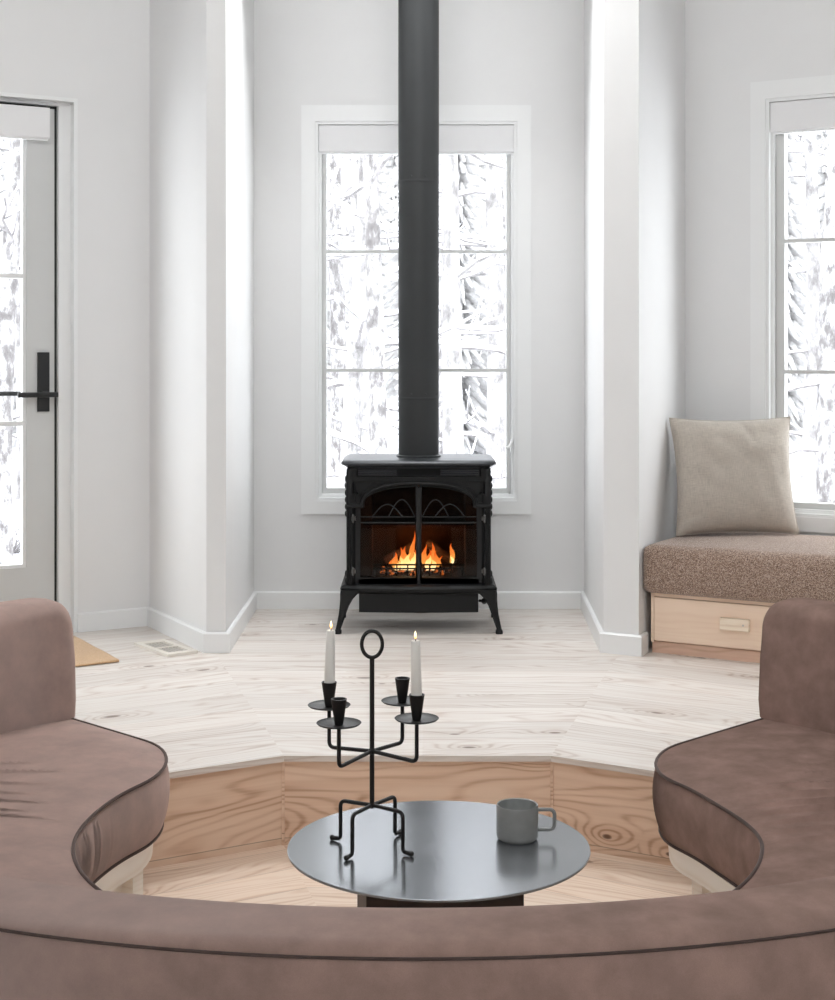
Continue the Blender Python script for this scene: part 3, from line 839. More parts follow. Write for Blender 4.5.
MB().tube(hp, 0.0042, 12).build('handle', M['mug'], mg, smooth=60)

# ------------------------------------------------------------------ candelabra
CX, CY = -0.0995, 3.281
cd = thing('candelabra', 'black wrought iron four-armed candelabra standing on the round steel table', 'candelabra', (CX,CY,TZ))
BM = M['blackm']
zl, zu, zd = 0.094, 0.212, 0.295
MB().tube([(0,0,zl-0.004),(0,0,zu),(0,0,0.415)], 0.0052, 12).sphere((0,0,zu),0.0085).sphere((0,0,zl),0.008).build('stem', BM, cd, smooth=60)
MB().tube([(0.0225*math.cos(2*math.pi*i/40),0.004*0,0.446+0.029*math.sin(2*math.pi*i/40)) for i in range(40)], 0.0042, 10, closed=True).build('ring_handle', BM, cd, smooth=60)
def bend(p0, corner, p1, r, n=6):
    p0, c, p1 = Vector(p0), Vector(corner), Vector(p1)
    a = c + (p0-c).normalized()*r; b_ = c + (p1-c).normalized()*r
    out = [p0]
    for i in range(n+1):
        t = i/n; out.append(a*(1-t)**2 + c*2*t*(1-t) + b_*t*t)
    return out + [p1]
ARM = {}
for (nm, ang, ra) in (('lb',150,0.112),('fl',238,0.126),('rf',326,0.118),('rb',56,0.117)):
    ca, sa = math.cos(R(ang)), math.sin(R(ang))
    dz = 0.0
    ex, ey = ra*ca, ra*sa
    arm = MB().tube(bend((0,0,zu+dz),(ex,ey,zu-0.006),(ex,ey,zd),0.014), 0.0044, 10).build('arm', BM, cd, smooth=60)
    MB().lathe([(0.006,zd-0.002),(0.030,zd-0.001),(0.044,zd+0.002),(0.0478,zd+0.0055),(0.0470,zd+0.0062),(0.043,zd+0.0038),(0.03,zd+0.0015),(0.006,zd+0.001)], 40, ex, ey).build('drip_tray', BM, arm, smooth=50)
    MB().lathe([(0.0085,zd),(0.0095,zd+0.004),(0.0165,zd+0.052),(0.0170,zd+0.056),(0.0140,zd+0.056),(0.0125,zd+0.050),(0.0085,zd+0.02),(0.0,zd+0.02)], 32, ex, ey).build('candle_cup', BM, arm, smooth=50)
    ARM[nm] = (CX+ex, CY+ey, TZ+zd)
    # leg with a turned-out foot
    rl = {'lb':0.082,'fl':0.076,'rf':0.082,'rb':0.088}[nm]
    lx, ly = rl*ca, rl*sa
    pts = bend((0,0,zl),(lx,ly,zl-0.002),(lx,ly,0.012),0.014)
    MB().tube(pts+[(lx+0.003*ca,ly+0.003*sa,0.0075),(lx+0.022*ca,ly+0.022*sa,0.0055)], [0.0044]*(len(pts)+1)+[0.0052], 10).sphere((lx+0.022*ca,ly+0.022*sa,0.0062),0.0062).build('leg', BM, cd, smooth=60)
# candles
def candle(pos, hgt, tilt, label):
    t = thing('candle', label, 'candle', (pos[0],pos[1],pos[2]+0.0215), rot=(0,tilt,0), group='lit white taper candles')
    z1_ = hgt
    MB().lathe([(0.0,0.0),(0.0082,0.0),(0.0117,0.032),(0.0114,0.06),(0.0098,z1_-0.003),(0.0085,z1_),(0.004,z1_-0.002),(0.0,z1_-0.0025)], 28).build('wax', M['wax'], t, smooth=50)
    MB().tube([(0,0,z1_-0.004),(0.0008,0,z1_+0.007)], 0.0011, 6).build('wick', M['wick'], t)
    MB().lathe([(0.0005,z1_+0.003),(0.0025,z1_+0.007),(0.0028,z1_+0.010),(0.002,z1_+0.015),(0.0008,z1_+0.019),(0.0001,z1_+0.021)], 14).build('flame', M['candleflame'], t, smooth=60)
candle(ARM['lb'], 0.150, R(1.5), 'lit white taper candle at the left of the candelabra, rising from its far tray')
candle(ARM['rf'], 0.150, R(-1.0), 'lit white taper candle at the right of the candelabra, on the mug side')

# ------------------------------------------------------------------ curved sofa
OX, OY = 0.0, 3.3
sf = thing('curved_sofa', 'mauve velvet semicircular sofa with piped seat curving round the steel table', 'sofa', (OX,OY,0))
A0, A1 = 136.0, 404.0
RI, RO, ZS, ZB = 0.738, 1.395, 0.169, 0.004
def pol(r, a): return Vector((r*math.cos(R(a)), r*math.sin(R(a))))
# angle samples: dense near both ends (rounded corner) and where the velvet wrinkles
qs = [20*(1-math.cos(math.pi/2*i/24)) for i in range(25)]
angs = [A0+q for q in qs]
a_ = A0+20
while a_ < A1-20-0.3:
    a_ += 0.16 if (a_ < 197 or a_ > 343) else 0.8
    angs.append(min(a_, A1-20.05))
angs += [A1-q for q in qs[::-1]]
def sstep(x): x = max(0,min(1,x)); return x*x*(3-2*x)
def r_in(a):
    base = 0.730 + 0.012*sstep((a-168)/28) - 0.042*sstep((a-348)/28)
    d = min(a-A0, A1-a); span = 20 if a < 270 else 17
    if d >= span: return base
    q = 1-d/span
    return base + (0.285 if a < 270 else 0.27)*(1-math.sqrt(max(0,1-q*q)))
WR = [(-1,3.30,0.0034,-1.22,-0.80,.012),(-1,3.345,0.003,-1.15,-0.86,.010),(-1,3.42,0.0036,-1.25,-0.84,.013),(-1,3.49,0.003,-1.2,-0.88,.011),(-1,3.57,0.003,-1.2,-0.85,.014),(-1,3.67,0.0036,-1.25,-0.83,.013),(-1,3.74,0.0028,-1.2,-0.9,.011),(-1,3.87,0.002,-1.2,-0.86,.014),(-1,3.97,0.002,-1.1,-0.9,.012),
      (-1,3.83,0.0022,-0.80,-0.66,.010),(-1,3.77,0.0024,-0.80,-0.66,.009),(-1,3.72,0.002,-0.78,-0.66,.009),(-1,3.15,0.0018,-1.2,-0.9,.02),
      (1,3.52,0.0034,0.74,1.15,.012),(1,3.45,0.0045,0.74,1.2,.014),(1,3.40,0.004,0.73,1.25,.011),(1,3.35,0.0048,0.73,1.2,.012),(1,3.29,0.0045,0.73,1.25,.012),(1,3.23,0.0036,0.73,1.15,.011),(1,3.17,0.003,0.74,1.1,.012),(1,3.61,0.003,0.8,1.25,.014),(1,3.70,0.002,0.85,1.25,.012),(1,3.95,0.0026,0.95,1.3,.014),(1,4.02,0.002,1.0,1.3,.012),(1,3.87,0.0022,0.95,1.3,.012)]
def wrinkle(x, y):
    z = 0
    for (sg, y0, amp, xa, xb, w) in WR:
        if x*sg < 0: continue
        t = (x-xa)/(xb-xa)
        if t <= 0 or t >= 1: continue
        fade = math.sin(math.pi*t)**0.6
        yy = y - y0 - 0.018*math.sin((x+sg)*4.0 + y0*7)
        w *= 0.62
        if abs(yy) > 3*w: continue
        z += amp*fade*(math.exp(-(yy/w*1.6)**2) - 0.7*math.exp(-((yy-w*1.1)/w*1.5)**2))
    return z
NR = 36
mb = MB()
vs = []
for a in angs:
    ri = r_in(a)
    for j in range(NR+1):
        t = j/NR
        p = pol(ri+(RO-ri)*t, a)
        crown = 0.016*min(1, (1-(2*t-1)**4))*1.0
        d = min(a-A0, A1-a); crown *= min(1, d/9.0)**0.5 if d < 9 else 1
        z = ZS + crown
        if 0 < j < NR and d > 0: z += (2.4 if p.x < 0 else 3.6)*wrinkle(OX+p.x, OY+p.y)
        vs.append((p.x,p.y,z))
fs = []
na = len(angs)
for i in range(na-1):
    for j in range(NR): fs.append((i*(NR+1)+j,(i*(NR+1)+j+1),((i+1)*(NR+1)+j+1),((i+1)*(NR+1)+j)))
mb.add(vs, fs)
# outline loop: inner edge along angles, far end, outer edge back, near end
loop = [(i,0) for i in range(na)] + [(na-1,j) for j in range(1,NR+1)] + [(i,NR) for i in range(na-2,-1,-1)] + [(0,j) for j in range(NR-1,0,-1)]
LP = [Vector(vs[i*(NR+1)+j]) for (i,j) in loop]
nl = len(LP)
nor = []
for i in range(nl):
    d = LP[(i+2)%nl]-LP[(i-2)%nl]; d.z = 0
    d.normalize(); nor.append(Vector((-d.y, d.x, 0)))     # points away from the cushion
HS = 12
sv = []
for j in range(HS+1):
    t = j/HS
    for i in range(nl):
        bl = 0.016*math.sin(math.pi*t)**0.75 - 0.010*t
        ii, jj = loop[i]
        if jj == 0:
            a = angs[ii]
            for c0, c1, amp in ((164,208,0.0048),(338,356,0.003)):
                if c0 < a < c1: bl += amp*math.sin(math.pi*t)*math.sin(math.pi*(a-c0)/(c1-c0))*math.sin(a*2.3+2.0*math.sin(a*0.9)+t*1.2)
        p = LP[i] + nor[i]*bl
        sv.append((p.x,p.y, LP[i].z*(1-t) + ZB*t))
sfc = []
for j in range(HS):
    for i in range(nl): sfc.append((j*nl+i, j*nl+(i+1)%nl, (j+1)*nl+(i+1)%nl, (j+1)*nl+i))
idx = {ij: HS*nl+i for i, ij in enumerate(loop)}
for i in range(1, na-2): sfc.append((idx[(i,0)], idx[(i,NR)], idx[(i+1,NR)], idx[(i+1,0)]))
sfc.append([idx[(1,0)]] + [idx[(0,j)] for j in range(NR+1)] + [idx[(1,NR)]])
sfc.append([idx[(na-2,NR)]] + [idx[(na-1,j)] for j in range(NR,-1,-1)] + [idx[(na-2,0)]])
mb.add(sv, sfc)
seat = mb.build('seat_cushion', M['velvet'], sf, smooth=35, weld=True)
def sub(lst, k): return lst[::k]
pp = [LP[i]+nor[i]*0.003 for i in range(nl)]
MB().tube(sub(pp,2), 0.0042, 8, closed=True).build('piping', M['piping'], seat, smooth=70)
pb = [Vector((sv[HS*nl+i][0], sv[HS*nl+i][1], ZB+0.003))+nor[i]*0.003 for i in range(nl)]
MB().tube(sub(pb,2), 0.0042, 8, closed=True).build('piping', M['piping'], seat, smooth=70)
# backrest
BI, BO, ZT = 1.352, 1.535, 0.504
S0, S1 = A0, A1
A0, A1 = S0-0.6, S1+0.6
def bprof(top, k=0.0):
    """closed cross-section (r,z); k shrinks it towards its middle for the rounded end"""
    zb = 0.172
    rt = 0.048
    pts = [(BI+0.004,zb),(BI,zb+0.05),(BI+0.006,zb+0.16),(BI+0.014,top-0.08)]
    bt = BI+0.018
    for i in range(7):
        a = R(180-90*i/6); pts.append((bt+0.05+0.05*math.cos(a), top-rt+rt*math.sin(a)))
    pts.append(((bt+BO)/2+0.005, top+0.002))
    for i in range(7):
        a = R(90-90*i/6); pts.append((BO-0.03+0.03*math.cos(a), top-0.032+0.03*math.sin(a)))
    pts += [(BO+0.008,top-0.12),(BO+0.012,top-0.25),(BO+0.006,0.08),(BO-0.004,0.012),(BO-0.03,0.006),(RO+0.004,0.006),(RO+0.004,zb)]
    cr, cz = (BI+BO)/2, (top+zb)/2
    return [(cr+(r-cr)*(1-k*0.12), cz+(z-cz)*(1-k*0.035) if z > zb-0.001 else z) for (r,z) in pts]
bang = [A0+0.02*i for i in (0,4)] 
dd = [0.0,0.0015,0.004,0.008,0.013,0.02,0.028,0.038,0.05,0.065]
def deg(d): return math.degrees(d/1.44)
bang = [A0+deg(d) for d in dd] + [A0+4+(A1-A0-8)*i/260 for i in range(261)] + [A1-deg(d) for d in dd[::-1]]
vs = []
for a in bang:
    d = R(min(a-A0, A1-a))*1.44
    RR = 0.06
    drop = RR*(1-math.sqrt(max(0,1-(1-min(1,d/RR))**2)))*0.75
    k = (1-math.sqrt(max(0,1-(1-min(1,d/0.02))**2)))
    for (r,z) in bprof(ZT-drop, k):
        w = 0
        if r < BI+0.06 and 0.2 < z < 0.46:
            w = 0.004*noise.noise(Vector((a*0.11, z*5, 3))) + 0.003*noise.noise(Vector((a*0.5, z*3, 8)))
        p = pol(r+w, a); vs.append((p.x,p.y,z))
m = len(bprof(ZT)); fs = []
for i in range(len(bang)-1):
    for j in range(m): fs.append((i*m+j, (i+1)*m+j, (i+1)*m+(j+1)%m, i*m+(j+1)%m))
fs += [list(range(m)), [(len(bang)-1)*m+j for j in range(m)][::-1]]
back = MB().add(vs, fs).build('backrest', M['velvet'], sf, smooth=50)
MB().tube([tuple(pol(BO-0.0025,a))+(ZT-0.0158,) for a in [A0+2+(A1-A0-4)*i/220 for i in range(221)]], 0.0021, 8).build('seam', M['piping'], back, smooth=70)
A0, A1 = S0, S1
# plinth in the pit with applied frame
def arc_solid(mb, r0, r1, a0, a1, z0, z1, n=90):
    vs = []; fs = []
    for i in range(n+1):
        a = a0+(a1-a0)*i/n
        for (r,z) in ((r0,z0),(r1,z0),(r1,z1),(r0,z1)):
            p = pol(r,a); vs.append((p.x,p.y,z))
    for i in range(n):
        for k in range(4): fs.append((i*4+k, (i+1)*4+k, (i+1)*4+(k+1)%4, i*4+(k+1)%4))
    fs += [(0,1,2,3), (n*4+3,n*4+2,n*4+1,n*4)]
    return mb.add(vs, fs)
pln = arc_solid(MB(), 0.80,1.10,151,389,PITZ+0.001,-0.05).build('plinth', M['plinth'], sf, smooth=30)
ra = [A0+5+0.5*i for i in range(60)]; ra += [A0+35+(A1-A0-70)*i/120 for i in range(121)]; ra += [A1-v+A0 for v in ra[:60][::-1]]
vs = []; fs = []
for a in ra:
    for (r,z) in ((r_in(a-2.2 if a < 270 else a+2.2)+0.012,-0.052),(1.12,-0.052),(1.12,0.003),(r_in(a-2.2 if a < 270 else a+2.2)+0.006,0.003)):
        p = pol(r,a); vs.append((p.x,p.y,z))
for i in range(len(ra)-1):
    for k in range(4): fs.append((i*4+k,(i+1)*4+k,(i+1)*4+(k+1)%4,i*4+(k+1)%4))
n4 = (len(ra)-1)*4
fs += [(0,1,2,3),(n4+3,n4+2,n4+1,n4)]
MB().add(vs, fs).build('seat_rail', M['plinth'], sf, smooth=30)
for a in (152.5, 176, 200, 340, 364, 387.5):
    arc_solid(MB(), 0.768,0.80,a-1.5,a+1.5,PITZ+0.001,-0.052,4).build('upright', M['plinth'], pln)

# ------------------------------------------------------------------ window bench
bn = thing('window_bench', 'pale plywood window bench with a drawer under the right window', 'bench', (CR.x,CR.y,0), R(-30))
X0, X1 = 0.092, 1.72
MB().box(X0, X1, -0.635, -0.02, 0.045, 0.243).box(X0, X0+0.012, -0.655, -0.635, 0.045, 0.243).box(X0+0.012, X1, -0.652, -0.635, 0.228, 0.243).build('carcass', M['ply'], bn)
MB().box(X0, X1, -0.642, -0.60, 0.0, 0.045).build('kickboard', M['kick'], bn)
d1 = MB().box(X0+0.014, X0+0.80, -0.657, -0.636, 0.052, 0.226, c=0.001).build('drawer', M['ply'], bn)
MB().box(0.385, 0.502, -0.678, -0.657, 0.122, 0.170, c=0.002).build('pull', M['blockw'], d1)
MB().lathe([(0.0,0),(0.004,0),(0.004,0.0006),(0,0.0006)],12,mat=Matrix.Translation((0.48,-0.678,0.147)) @ Matrix.Rotation(R(90),4,'X')).build('screw', M['ventg'], d1)
d2 = MB().box(X0+0.804, X1-0.014, -0.657, -0.636, 0.052, 0.226, c=0.001).build('drawer', M['ply'], bn)
MB().box(1.10, 1.217, -0.678, -0.657, 0.122, 0.170, c=0.002).build('pull', M['blockw'], d2)
# bench cushion
def cushion(name, x0, x1, y0, y1, z0, z1, mat, r=0.045, crown=0.012):
    mb = MB(); nx, ny, nz = 60, 28, 10
    def f(u, v, w):   # u,v,w in -1..1 -> rounded box
        hx_, hy_, hz_ = (x1-x0)/2, (y1-y0)/2, (z1-z0)/2
        p = Vector((u*hx_, v*hy_, w*hz_))
        q = Vector((max(-hx_+r,min(hx_-r,p.x)), max(-hy_+r,min(hy_-r,p.y)), max(-hz_+r,min(hz_-r,p.z))))
        d = p-q
        if d.length > 1e-9: p = q + d.normalized()*min(r, max(abs(d.x),abs(d.y),abs(d.z)))
        if w > 0: p.z += crown*(1-u**4)*(1-v**4)*w
        p.y += -0.010*(1-w*w)*(1-u**6)*(1 if v < 0 else -1)*abs(v)**6
        n_ = noise.noise(Vector((p.x*6,p.y*6,p.z*6)))*0.003
        return (p.x+(x0+x1)/2, p.y+(y0+y1)/2+n_, p.z+(z0+z1)/2 + (n_ if w > -1 else 0))
    def face(fn, a, b):
        vs = [fn(-1+2*i/a, -1+2*j/b) for i in range(a+1) for j in range(b+1)]
        fs = [(i*(b+1)+j,(i+1)*(b+1)+j,(i+1)*(b+1)+j+1,i*(b+1)+j+1) for i in range(a) for j in range(b)]
        mb.add(vs, fs)
    def e(t, n): return t
    face(lambda s,t: f(s,t,1), nx, ny); face(lambda s,t: f(s,t,-1), nx, ny)
    face(lambda s,t: f(s,-1,t), nx, nz); face(lambda s,t: f(s,1,t), nx, nz)
    face(lambda s,t: f(-1,s,t), ny, nz); face(lambda s,t: f(1,s,t), ny, nz)
    return mb.build(name, mat, smooth=60, weld=True)
bc = cushion('bench_cushion', 0.066, 1.72, -0.705, -0.018, 0.2445, 0.437, M['tweed'], r=0.034)
bc.location = (CR.x, CR.y, 0); bc.rotation_euler = (0,0,R(-30))
tag(bc, 'thick brown tweed seat cushion lying on the plywood window bench', 'cushion')
# pillow
pw = thing('throw_pillow', 'oatmeal linen throw pillow leaning in the corner on the tweed bench cushion', 'pillow', (1.34,6.275,0.447), rot=(R(-13),R(-0.5),R(3)))
def pillow(w, h_, t):
    mb = MB(); n = 46
    def side(sg):
        vs = []
        for i in range(n+1):
            for j in range(n+1):
                u, v = -1+2*i/n, -1+2*j/n
                pu = 1-0.055*(1-abs(u)**2.2)*0+0.0
                x = u*w/2*(1-0.075*(1-v*v)*abs(u)**3)
                z = v*h_/2*(1-0.065*(1-u*u)*abs(v)**3)
                th = t/2*((1-abs(u)**3.2)*(1-abs(v)**3.2))**0.62
                cr = 0
                e_ = max(abs(u),abs(v))
                cr += 0.006*math.sin(7*u+4*v)*max(0,e_-0.55)*(1-e_)*4
                cr += 0.007*noise.noise(Vector((u*3.5,v*3.5,2+sg)))*(1-e_**6)
                # pinched folds running in from the top edge and the corners
                cr += -0.012*math.exp(-((u-0.12+0.35*(v-1))/0.06)**2)*max(0,v-0.45)*(1-v)*6
                cr += -0.008*math.exp(-((u+0.62-0.9*(v-1))/0.07)**2)*max(0,v-0.4)*(1-v)*6
                cr += -0.010*math.exp(-((v+0.78-0.3*(u+1))/0.05)**2)*max(0,-u-0.55)*(1+u)*9
                y = sg*(th + (cr if abs(u) < 1 and abs(v) < 1 else 0))
                vs.append((x,y,z+h_/2))
        fs = [(i*(n+1)+j,(i+1)*(n+1)+j,(i+1)*(n+1)+j+1,i*(n+1)+j+1) for i in range(n) for j in range(n)]
        mb.add(vs, fs); return vs
    a = side(-1); side(1)
    return mb, a, n
mb, av, n = pillow(0.52, 0.50, 0.17)
mb.build('cover', M['linen'], pw, smooth=70, weld=True)
edge = [av[i*(n+1)] for i in range(n+1)] + [av[n*(n+1)+j] for j in range(1,n+1)] + [av[i*(n+1)+n] for i in range(n-1,-1,-1)] + [av[j] for j in range(n-1,0,-1)]
MB().tube([(p[0],0,p[2]) for p in edge], 0.0025, 6, closed=True).build('seam', M['linen'], pw, smooth=60)

# ------------------------------------------------------------------ floor register and door mat
vA, vB, vC = Vector((-1.171,6.198)), Vector((-0.992,5.95)), Vector((-0.875,6.04))
ax = (vB-vA).normalized(); ay = Vector((-ax.y,ax.x))
fv = thing('floor_register', 'white wooden floor vent with two grilles beside the left wall pier', 'vent', (vA.x,vA.y,0), math.atan2(ax.y,ax.x))
Lr, Wr = 0.305, 0.135
y0_, y1_ = 0.022, Wr-0.022
MB().ring([(0,0),(Lr,0),(Lr,Wr),(0,Wr)], [(0.045,y0_),(Lr-0.035,y0_),(Lr-0.035,y1_),(0.045,y1_)], 0.0005, 0.012, axis='z').box(0.15,0.165,y0_,y1_,0.0005,0.012).build('frame', M['ventp'], fv)
for (xa,xb) in ((0.045,0.15),(0.165,Lr-0.035)):
    g = MB().box(xa,xb,y0_,y1_,0.0005,0.006)
    for i in range(5):
        y = y0_+0.006+0.0165*i; g.box(xa,xb,y,y+0.010,0.006,0.0095)
    g.build('grille', M['ventg'], fv)
mc = Vector((-1.163,5.854))
mt = cushion('door_mat', -0.95, 0.0, 0.0, 0.58, 0.0008, 0.013, M['jute'], r=0.004, crown=0.0)
mt.location = (mc.x,mc.y,0); mt.rotation_euler = (0,0,R(30))
tag(mt, 'tan jute door mat on the floor before the glazed door', 'mat')

# ------------------------------------------------------------------ outdoors: snow and trees
def gz(x, y):
    f = max(0.0, min(1.0, (math.hypot(x, y-3.0)-4.5)/4.0))
    return -0.63 + f*(0.10 + 0.25*noise.noise(Vector((x*0.22,y*0.22,0))) + 0.06*noise.noise(Vector((x*0.9,y*0.9,4)))) + max(0,y-15)*0.05
mb = MB(); n = 60
vs = []
for i in range(n+1):
    for j in range(n+1):
        x = -24+48*i/n; y = -4+48*j/n
        vs.append((x,y,gz(x,y)+0.08))
mb.add(vs, [(i*(n+1)+j,(i+1)*(n+1)+j,(i+1)*(n+1)+j+1,i*(n+1)+j+1) for i in range(n) for j in range(n)])
mb.build('ground', M['snow'], smooth=80, kind='structure')

def tree(x, y, h_, r, lean, kind, seed, label, group):
    rn = random.Random(seed)
    t = thing('birch_tree' if kind == 'birch' else 'bare_tree', label, 'tree', (x,y,gz(x,y)), 0, group)
    n = 26; path = []; rad = []
    for i in range(n+1):
        q = i/n
        path.append(Vector((lean*h_*q + 0.05*math.sin(q*6+seed), 0.04*math.cos(q*5+seed), h_*q)))
        rad.append(0.8*r*(1.15-0.75*q)*(1+0.10*noise.noise(Vector((q*h_*2.2,seed,0)))))
    MB().tube(path, rad, 12).build('trunk', M['birch'] if kind == 'birch' else M['bark'], t, smooth=60)
    for k in range(rn.randint(9,14)):
        br = MB()
        q = rn.uniform(0.12,0.95); p = path[int(q*n)]
        a = rn.uniform(0,2*math.pi); ln = rn.uniform(0.6,1.6)*(1.1-0.5*q); up = rn.uniform(-0.15,0.55)
        d = Vector((math.cos(a),math.sin(a)*0.7,up)).normalized()
        pts = [p + d*ln*s_ + Vector((0,0,-0.12*ln*s_*s_))+Vector((noise.noise(Vector((s_*4,k,seed)))*0.08,0,noise.noise(Vector((k,s_*4,seed)))*0.08)) for s_ in (0,.2,.4,.6,.8,1)]
        rb = r*0.16*(1.1-0.5*q)
        br.tube(pts, [rb*(1-0.75*s_)+0.004 for s_ in (0,.2,.4,.6,.8,1)], 6)
        br.tube([v+Vector((0,0,rb*0.9+0.006)) for v in pts[1:]], [rb*0.8+0.010,rb*0.7+0.012,rb*0.6+0.012,rb*0.5+0.010,0.006], 6, mi=1)
        for s_ in (2,3,4):
            for w in range(2):
                d2 = (d + Vector((rn.uniform(-1,1),rn.uniform(-1,1),rn.uniform(-0.3,0.8)))).normalized()
                l2 = ln*rn.uniform(0.2,0.45)
                tp = [pts[s_], pts[s_]+d2*l2*0.5+Vector((0,0,-0.02)), pts[s_]+d2*l2]
                br.tube(tp, [rb*0.4+0.003,rb*0.25+0.003,0.003], 5)
                br.tube([v+Vector((0,0,0.009)) for v in tp], [0.008,0.010,0.005], 5, mi=1)
        br.build('branch', [M['bark'], M['snow']], t, smooth=60)
def fir(x, y, h_, r, seed, label, group):
    rn = random.Random(seed)
    t = thing('snowy_fir', label, 'tree', (x,y,gz(x,y)), rn.uniform(0,6), group)
    MB().tube([(0,0,0),(0,0,h_*0.5),(0,0,h_)], [r*0.09,r*0.05,0.01], 8).build('trunk', M['bark'], t)
    mb = MB(); lv_ = 42
    for k in range(lv_):
        q = k/lv_; rr_ = r*(1-q)**0.8*rn.uniform(0.85,1.1); z = h_*(0.06+0.94*q)
        for b_ in range(22):
            a = 2*math.pi*b_/22 + rn.uniform(-.25,.25); l_ = rr_*rn.uniform(0.75,1.15)
            d = Vector((math.cos(a),math.sin(a),0)); s_ = Vector((-d.y,d.x,0))
            w = 0.045*l_+0.014
            p = [Vector((0,0,z)), d*l_*0.5+Vector((0,0,z-0.10*l_)), d*l_+Vector((0,0,z-0.38*l_))]
            vs = []
            for (pp_, ww, hh) in ((p[0],w*0.4,0.03),(p[1],w,0.07),(p[2],w*0.25,0.02)):
                vs += [pp_+s_*ww, pp_+Vector((0,0,hh)), pp_-s_*ww, pp_-Vector((0,0,hh*1.6))]
            fs = []
            for e_ in range(2):
                for c_ in range(4): fs.append((e_*4+c_, e_*4+(c_+1)%4, e_*4+4+(c_+1)%4, e_*4+4+c_))
            fs += [(0,3,2,1),(8,9,10,11)]
            mb.add([tuple(v) for v in vs], fs)
    mb.build('boughs', M['needles'], t)
def shrub(x, y, s, seed, label, group):
    rn = random.Random(seed)
    t = thing('snowy_shrub', label, 'shrub', (x,y,gz(x,y)+0.05), 0, group)
    br = MB(); sn = br
    for k in range(34):
        a = rn.uniform(0,2*math.pi); d = Vector((math.cos(a)*rn.uniform(.3,1),math.sin(a)*0.6,rn.uniform(0.25,1.1))).normalized()
        l_ = s*rn.uniform(0.5,1.1)
        pts = [d*l_*q + Vector((0,0,-0.25*l_*q*q)) + Vector((noise.noise(Vector((q*3,k,seed)))*0.12*s,0,noise.noise(Vector((k,q*3,seed)))*0.12*s)) for q in (0,.25,.5,.75,1)]
        br.tube(pts, [0.012,0.010,0.008,0.006,0.003], 5)
        sn.tube([v+Vector((0,0,0.012)) for v in pts[1:]], [0.014,0.017,0.015,0.006], 6, mi=1)
    br.build('twigs', [M['bark'], M['snow']], t, smooth=60)

GT = 'snowy trees in the woods outside'
# (pixel column seen from indoors, distance) -> position in the woods
def at(px, Y): return (px-417.5)/1500*Y, Y
for i, (px, Y, r, ln, kd, lab) in enumerate([
    (352,12.0,0.10,0.02,'birch','slender white birch trunk outside, seen through the middle window at its left'),
    (366,15.5,0.11,-0.03,'birch','white birch trunk outside leaning across the panes left of the stove pipe'),
    (394,11.0,0.085,-0.07,'bare','grey rough-barked trunk outside leaning just left of the stove pipe'),
    (336,19.0,0.14,0.01,'bare','grey trunk deeper in the woods at the left edge of the middle window'),
    (466,11.5,0.10,-0.05,'birch','pale birch trunk outside leaning just right of the stove pipe'),
    (490,14.0,0.12,0.02,'birch','pale birch trunk outside near the right edge of the middle window'),
    (447,17.0,0.10,0.0,'bare','rough grey trunk outside low behind the right side of the stove pipe'),
    (500,20.0,0.13,0.02,'bare','grey trunk far back in the woods right of the stove pipe'),
    (5,12.0,0.11,0.02,'bare','grey trunk outside the glazed door at the edge of the picture'),
    (22,16.0,0.11,-0.02,'birch','white birch trunk outside the glazed door near its lock stile'),
    (-15,15.0,0.12,0.0,'bare','grey trunk outside the glazed door, beyond the lever handle'),
    (806,13.0,0.09,0.01,'birch','white birch trunk outside the window over the bench'),
    (828,11.0,0.11,0.03,'bare','rough frosted trunk outside the bench window at the edge of the picture'),
    (850,15.0,0.12,0.0,'bare','frosted trunk outside beyond the edge of the bench window')]):
    x, y = at(px, Y)
    tree(x, y, 6.5, r, ln, kd, 11+i*3, lab, GT)
firs = []
rn = random.Random(12)
for (pa, pb, cnt, ya, yb) in ((305,535,9,19,33),(-40,45,7,18,32),(765,870,7,19,33)):
    got = []
    for _ in range(4000):
        if len(got) >= cnt: break
        px = rn.uniform(pa,pb); Y = rn.uniform(ya,yb); p = Vector(((px-417.5)/1500*Y, Y))
        if all((abs(p.x-q.x) > 1.9 or abs(p.y-q.y) > 1.9) for q in got) and all(abs(px-q.x/q.y*1500-417.5) > 14 for q in got):
            got.append(p); firs.append((px,Y))
for i, (px, Y) in enumerate(firs):
    x, y = at(px, Y)
    where = 'the glazed door' if px < 100 else ('the middle window' if px < 600 else 'the bench window')
    fir(x, y, rn.uniform(6.5,9.0), rn.uniform(0.75,0.9), 40+i, 'frosted fir tree far back in the woods outside %s' % where, 'frosted firs outside ' + where)
for i, (px, Y, s, lab) in enumerate([(345,11.5,0.9,'snow-laden shrub outside low behind the left half of the middle window'),(380,13.0,1.0,'snow-laden shrub outside between the stove pipe and the left birch'),
    (455,12.0,0.95,'snow-laden shrub outside just right of the stove above its top'),(498,13.5,0.9,'snow-laden shrub outside at the lower right of the middle window'),
    (12,13.0,1.1,'snow-laden shrub outside the lower pane of the glazed door')]):
    x, y = at(px, Y); shrub(x, y, s, 70+i, lab, 'snow-laden shrubs outside')

# ------------------------------------------------------------------ light
SKY = 1.6
w = bpy.data.worlds.new('world'); SC.world = w; w.use_nodes = True
bg = w.node_tree.nodes['Background']
wt = w.node_tree
tcw = N(wt, 'ShaderNodeTexCoord'); spw = N(wt, 'ShaderNodeSeparateXYZ'); L(wt, tcw.outputs['Generated'], spw.inputs[0])
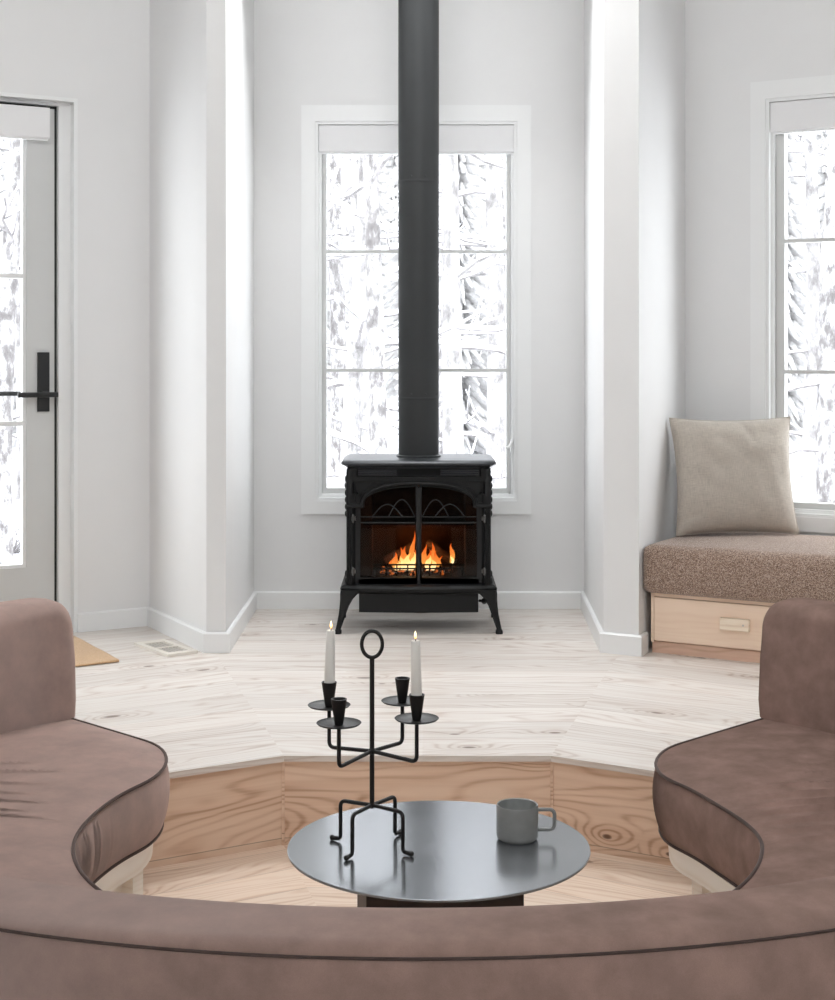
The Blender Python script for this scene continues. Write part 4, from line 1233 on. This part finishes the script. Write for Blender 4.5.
# overcast sky: three times brighter overhead than at the horizon
L(wt, math_n(wt, 'MULTIPLY', SKY, math_n(wt, 'ADD', 1.0, math_n(wt, 'MULTIPLY', 2.0, math_n(wt, 'MAXIMUM', 0.0, spw.outputs[2])))), bg.inputs[1])
bg.inputs[0].default_value = (0.94,0.975,1.0,1)
def area(name, loc, rot, sx, sy, energy, col=(1,1,1)):
    l = bpy.data.lights.new(name, 'AREA'); l.shape = 'RECTANGLE'; l.size = sx; l.size_y = sy; l.energy = energy; l.color = col
    o = bpy.data.objects.new(name, l); COL.objects.link(o); o.location = loc; o.rotation_euler = rot
    return o
def aim(name, loc, to, sx, sy, energy, col=(0.95,0.98,1.0)):
    q = (Vector(to)-Vector(loc)).to_track_quat('-Z','Y').to_euler()
    return area(name, loc, q, sx, sy, energy, col)
# added lamps outside each opening, brightening the pier and alcove sides
aim('side_fill', (1.75,8.15,1.7), (-0.6,6.6,1.4), 1.1, 2.4, 13)
aim('side_fill', (-1.75,8.15,1.7), (0.6,6.6,1.4), 1.1, 2.4, 13)
aim('side_fill', (-3.9,6.6,1.7), (-1.0,6.2,1.4), 1.1, 2.6, 42)
aim('side_fill', (3.9,6.6,1.7), (1.0,6.2,1.4), 1.1, 2.6, 33)
# added fill lamp high behind the viewer, lifts surfaces facing the camera
area('rear_fill', (-0.5,-0.95,2.95), (R(86),0,0), 6.0, 0.8, 10, (1.0,0.99,0.98))
area('front_wall_fill', (-0.2,2.4,3.25), (R(92),0,0), 3.2, 0.4, 33, (0.99,0.995,1.0))  # added lamp below the ceiling, lifts the front walls; no cupola there
# added lamp high in the stove alcove, lights seats and floor; no skylight there
area('alcove_top_fill', (0,6.31,HT-0.28), (R(-52),0,0), 0.9, 0.6, 44, (0.98,0.99,1.0))

SC.view_settings.view_transform = 'Standard'; SC.view_settings.look = 'None'
SC.view_settings.gamma = 1.0; SC.view_settings.exposure = 0.31; SC.view_settings.use_curve_mapping = False
SC.cycles.use_denoising = True
SC.cycles.max_bounces = 10; SC.cycles.diffuse_bounces = 5; SC.cycles.transparent_max_bounces = 16
SC.cycles.sample_clamp_indirect = 6.0
